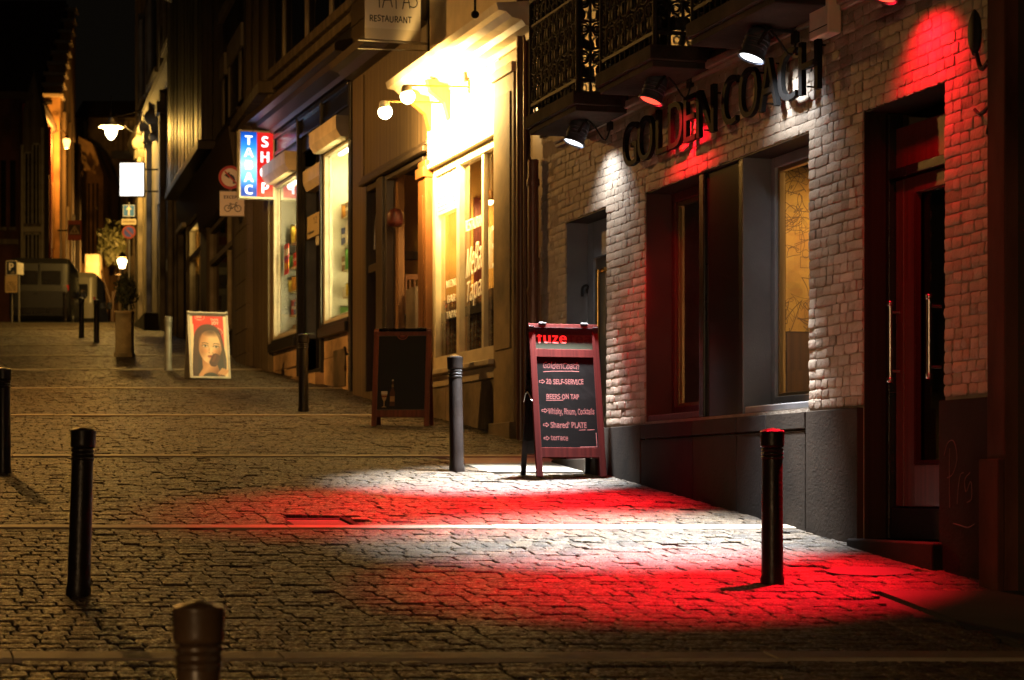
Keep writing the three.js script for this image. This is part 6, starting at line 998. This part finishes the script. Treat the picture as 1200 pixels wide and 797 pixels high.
{ // lower gabled front before it
  const d = 80.6, X = (u) => (u - 600) / FL * d, Y = (v) => EYE + (VH - v) / FL * d, base = G(d), o = thing('pointed_house', 'dim house front with a pointed gable and tall pale framed windows at the left', 'building', [X(40), base, -d]), x = (u) => X(u) - X(40), y = (v) => Y(v) - base;
  part('wall', new THREE.ExtrudeGeometry(new THREE.Shape([[25, 380], [52, 380], [52, 150], [40, 82], [27, 130]].map(([u, v]) => new THREE.Vector2(x(u), y(v)))), { depth: 0.8, bevelEnabled: false }).translate(0, 0, -0.8), M.brownStone, o);
  part('corner_strip', box(x(48.5), x(52), 0, y(150), 0, 0.12, 0.02), M.paleTrim, o); part('base_strip', box(x(25), x(28), 0, y(170), 0, 0.12, 0.02), M.paleTrim, o);
  for (const [a, b, v0, v1] of [[30, 37, 262, 180], [39.5, 46, 262, 170], [30, 37, 345, 275], [39.5, 46, 345, 275]]) { const w = part('window', box(x(a), x(b), y(v0), y(v1), 0, 0.03), M.blackPaint, o); part('frame', [box(x(a) - 0.05, x(a), y(v0), y(v1), 0, 0.08), box(x(b), x(b) + 0.05, y(v0), y(v1), 0, 0.08), box(x(a), x(b), y(v1), y(v1) + 0.06, 0, 0.08), box((x(a) + x(b)) / 2 - 0.02, (x(a) + x(b)) / 2 + 0.02, y(v0), y(v1), 0.03, 0.06)], M.paleTrim, w); }
  part('band', box(x(25), x(52), y(272), y(266), 0, 0.08, 0.01), M.paleTrim, o);
  const q = thing('dark_house', 'unlit reddish house front at the left edge of the picture', 'building', [X(10), base, -d + 0.4]); part('wall', box(X(-60) - X(10), X(25) - X(10), 0, Y(118) - base, -0.9, 0), mat('dark red render', [0.11, 0.035, 0.025], 0.85, { map: 'strong', size: [1.6, 4] }), q);
  for (const u of [-8, 4, 15]) { const w = part('window', box(X(u) - X(10), X(u + 6) - X(10), Y(268) - base, Y(190) - base, 0, 0.03), M.blackPaint, q); part('sill', box(X(u - 1) - X(10), X(u + 7) - X(10), Y(272) - base, Y(268) - base, 0, 0.12), M.brownStone, w); } part('band', box(X(-60) - X(10), X(25) - X(10), Y(288) - base, Y(282) - base, 0, 0.1), M.brownStone, q);
}
// ------------------------------------------------------------------ parked vans
function van(name, label, pos, turn, paint) {           // length along x, rear at +x
  const o = thing(name, label, 'van', pos, turn), s = new THREE.Shape([[-2.35, 0.35], [-2.38, 0.85], [-2.2, 1.05], [-1.65, 1.2], [-1.0, 1.92], [-0.7, 2.02], [2.15, 2.02], [2.25, 1.9], [2.36, 1.1], [2.36, 0.4], [2.3, 0.32]].map((p) => new THREE.Vector2(...p)));
  part('body', new THREE.ExtrudeGeometry(s, { depth: 1.36, bevelEnabled: true, bevelThickness: 0.22, bevelSize: 0.1, bevelSegments: 5 }).translate(0, 0, -0.68), paint, o);
  const gm = M.blackPaint; part('rear_window', [box(2.40, 2.435, 1.2, 1.72, -0.62, -0.05, 0.02), box(2.40, 2.435, 1.2, 1.72, 0.05, 0.62, 0.02)], gm, o); part('windscreen', box(-0.03, 0.0, -0.42, 0.42, -0.7, 0.7, 0.02).rotateZ(-0.74).translate(-1.36, 1.58, 0), gm, o);
  for (const k of [-1, 1]) { part('side_window', box(-1.05, -0.25, 1.22, 1.75, k * 0.895, k * 0.905, 0.004), gm, o); const tl = part('tail_light', box(2.38, 2.425, 0.95, 1.3, k * 0.72, k * 0.86, 0.02), mat('red tail lens', [0.4, 0.02, 0.015], 0.2), o); void tl; part('mirror', box(-1.5, -1.35, 1.2, 1.45, k * 0.92, k * 1.1, 0.03), gm, o);
    for (const x of [-1.5, 1.45]) { const w = part('wheel', new THREE.CylinderGeometry(0.33, 0.33, 0.22, 24).rotateX(Math.PI / 2).translate(x, 0.33, k * 0.82), M.rubber, o); part('rim', new THREE.CylinderGeometry(0.19, 0.19, 0.236, 16).rotateX(Math.PI / 2).translate(x, 0.33, k * 0.82), M.steel, w); } }
  part('bumper', box(2.3, 2.47, 0.38, 0.62, -0.84, 0.84, 0.04), gm, o); part('bumper', box(-2.5, -2.34, 0.36, 0.66, -0.84, 0.84, 0.05), gm, o); part('number_plate', box(2.42, 2.445, 0.78, 0.88, -0.26, 0.26, 0.004), M.white, o); part('door_seam', [box(2.425, 2.44, 0.65, 1.98, -0.012, 0.012), box(2.42, 2.46, 1.0, 1.05, 0.05, 0.2, 0.006)], M.rubber, o);
  return o;
}
{
  const d1 = 67, d2 = 72.5;
  van('dark_van', 'dark parked van seen from behind near the parking sign', [(37 - 600) / FL * d1, G(d1) - 0.02, -d1 - 2.2], -Math.PI / 2 + 0.12, mat('dark van paint', [0.006, 0.005, 0.0045], 0.45, { clearcoat: 0.1 }));
  van('pale_van', 'pale parked van beyond the dark van, behind the thin bollards', [(73 - 600) / FL * d2, G(d2) - 0.02, -d2 - 2.2], -Math.PI / 2 + 0.1, mat('pale van paint', [0.46, 0.42, 0.32], 0.25, { clearcoat: 0.6 }));
}
// ------------------------------------------------------------------ finish
scene.traverse((o) => { if (o.isMesh) o.castShadow = o.receiveShadow = true; });
renderer.render(scene, camera);
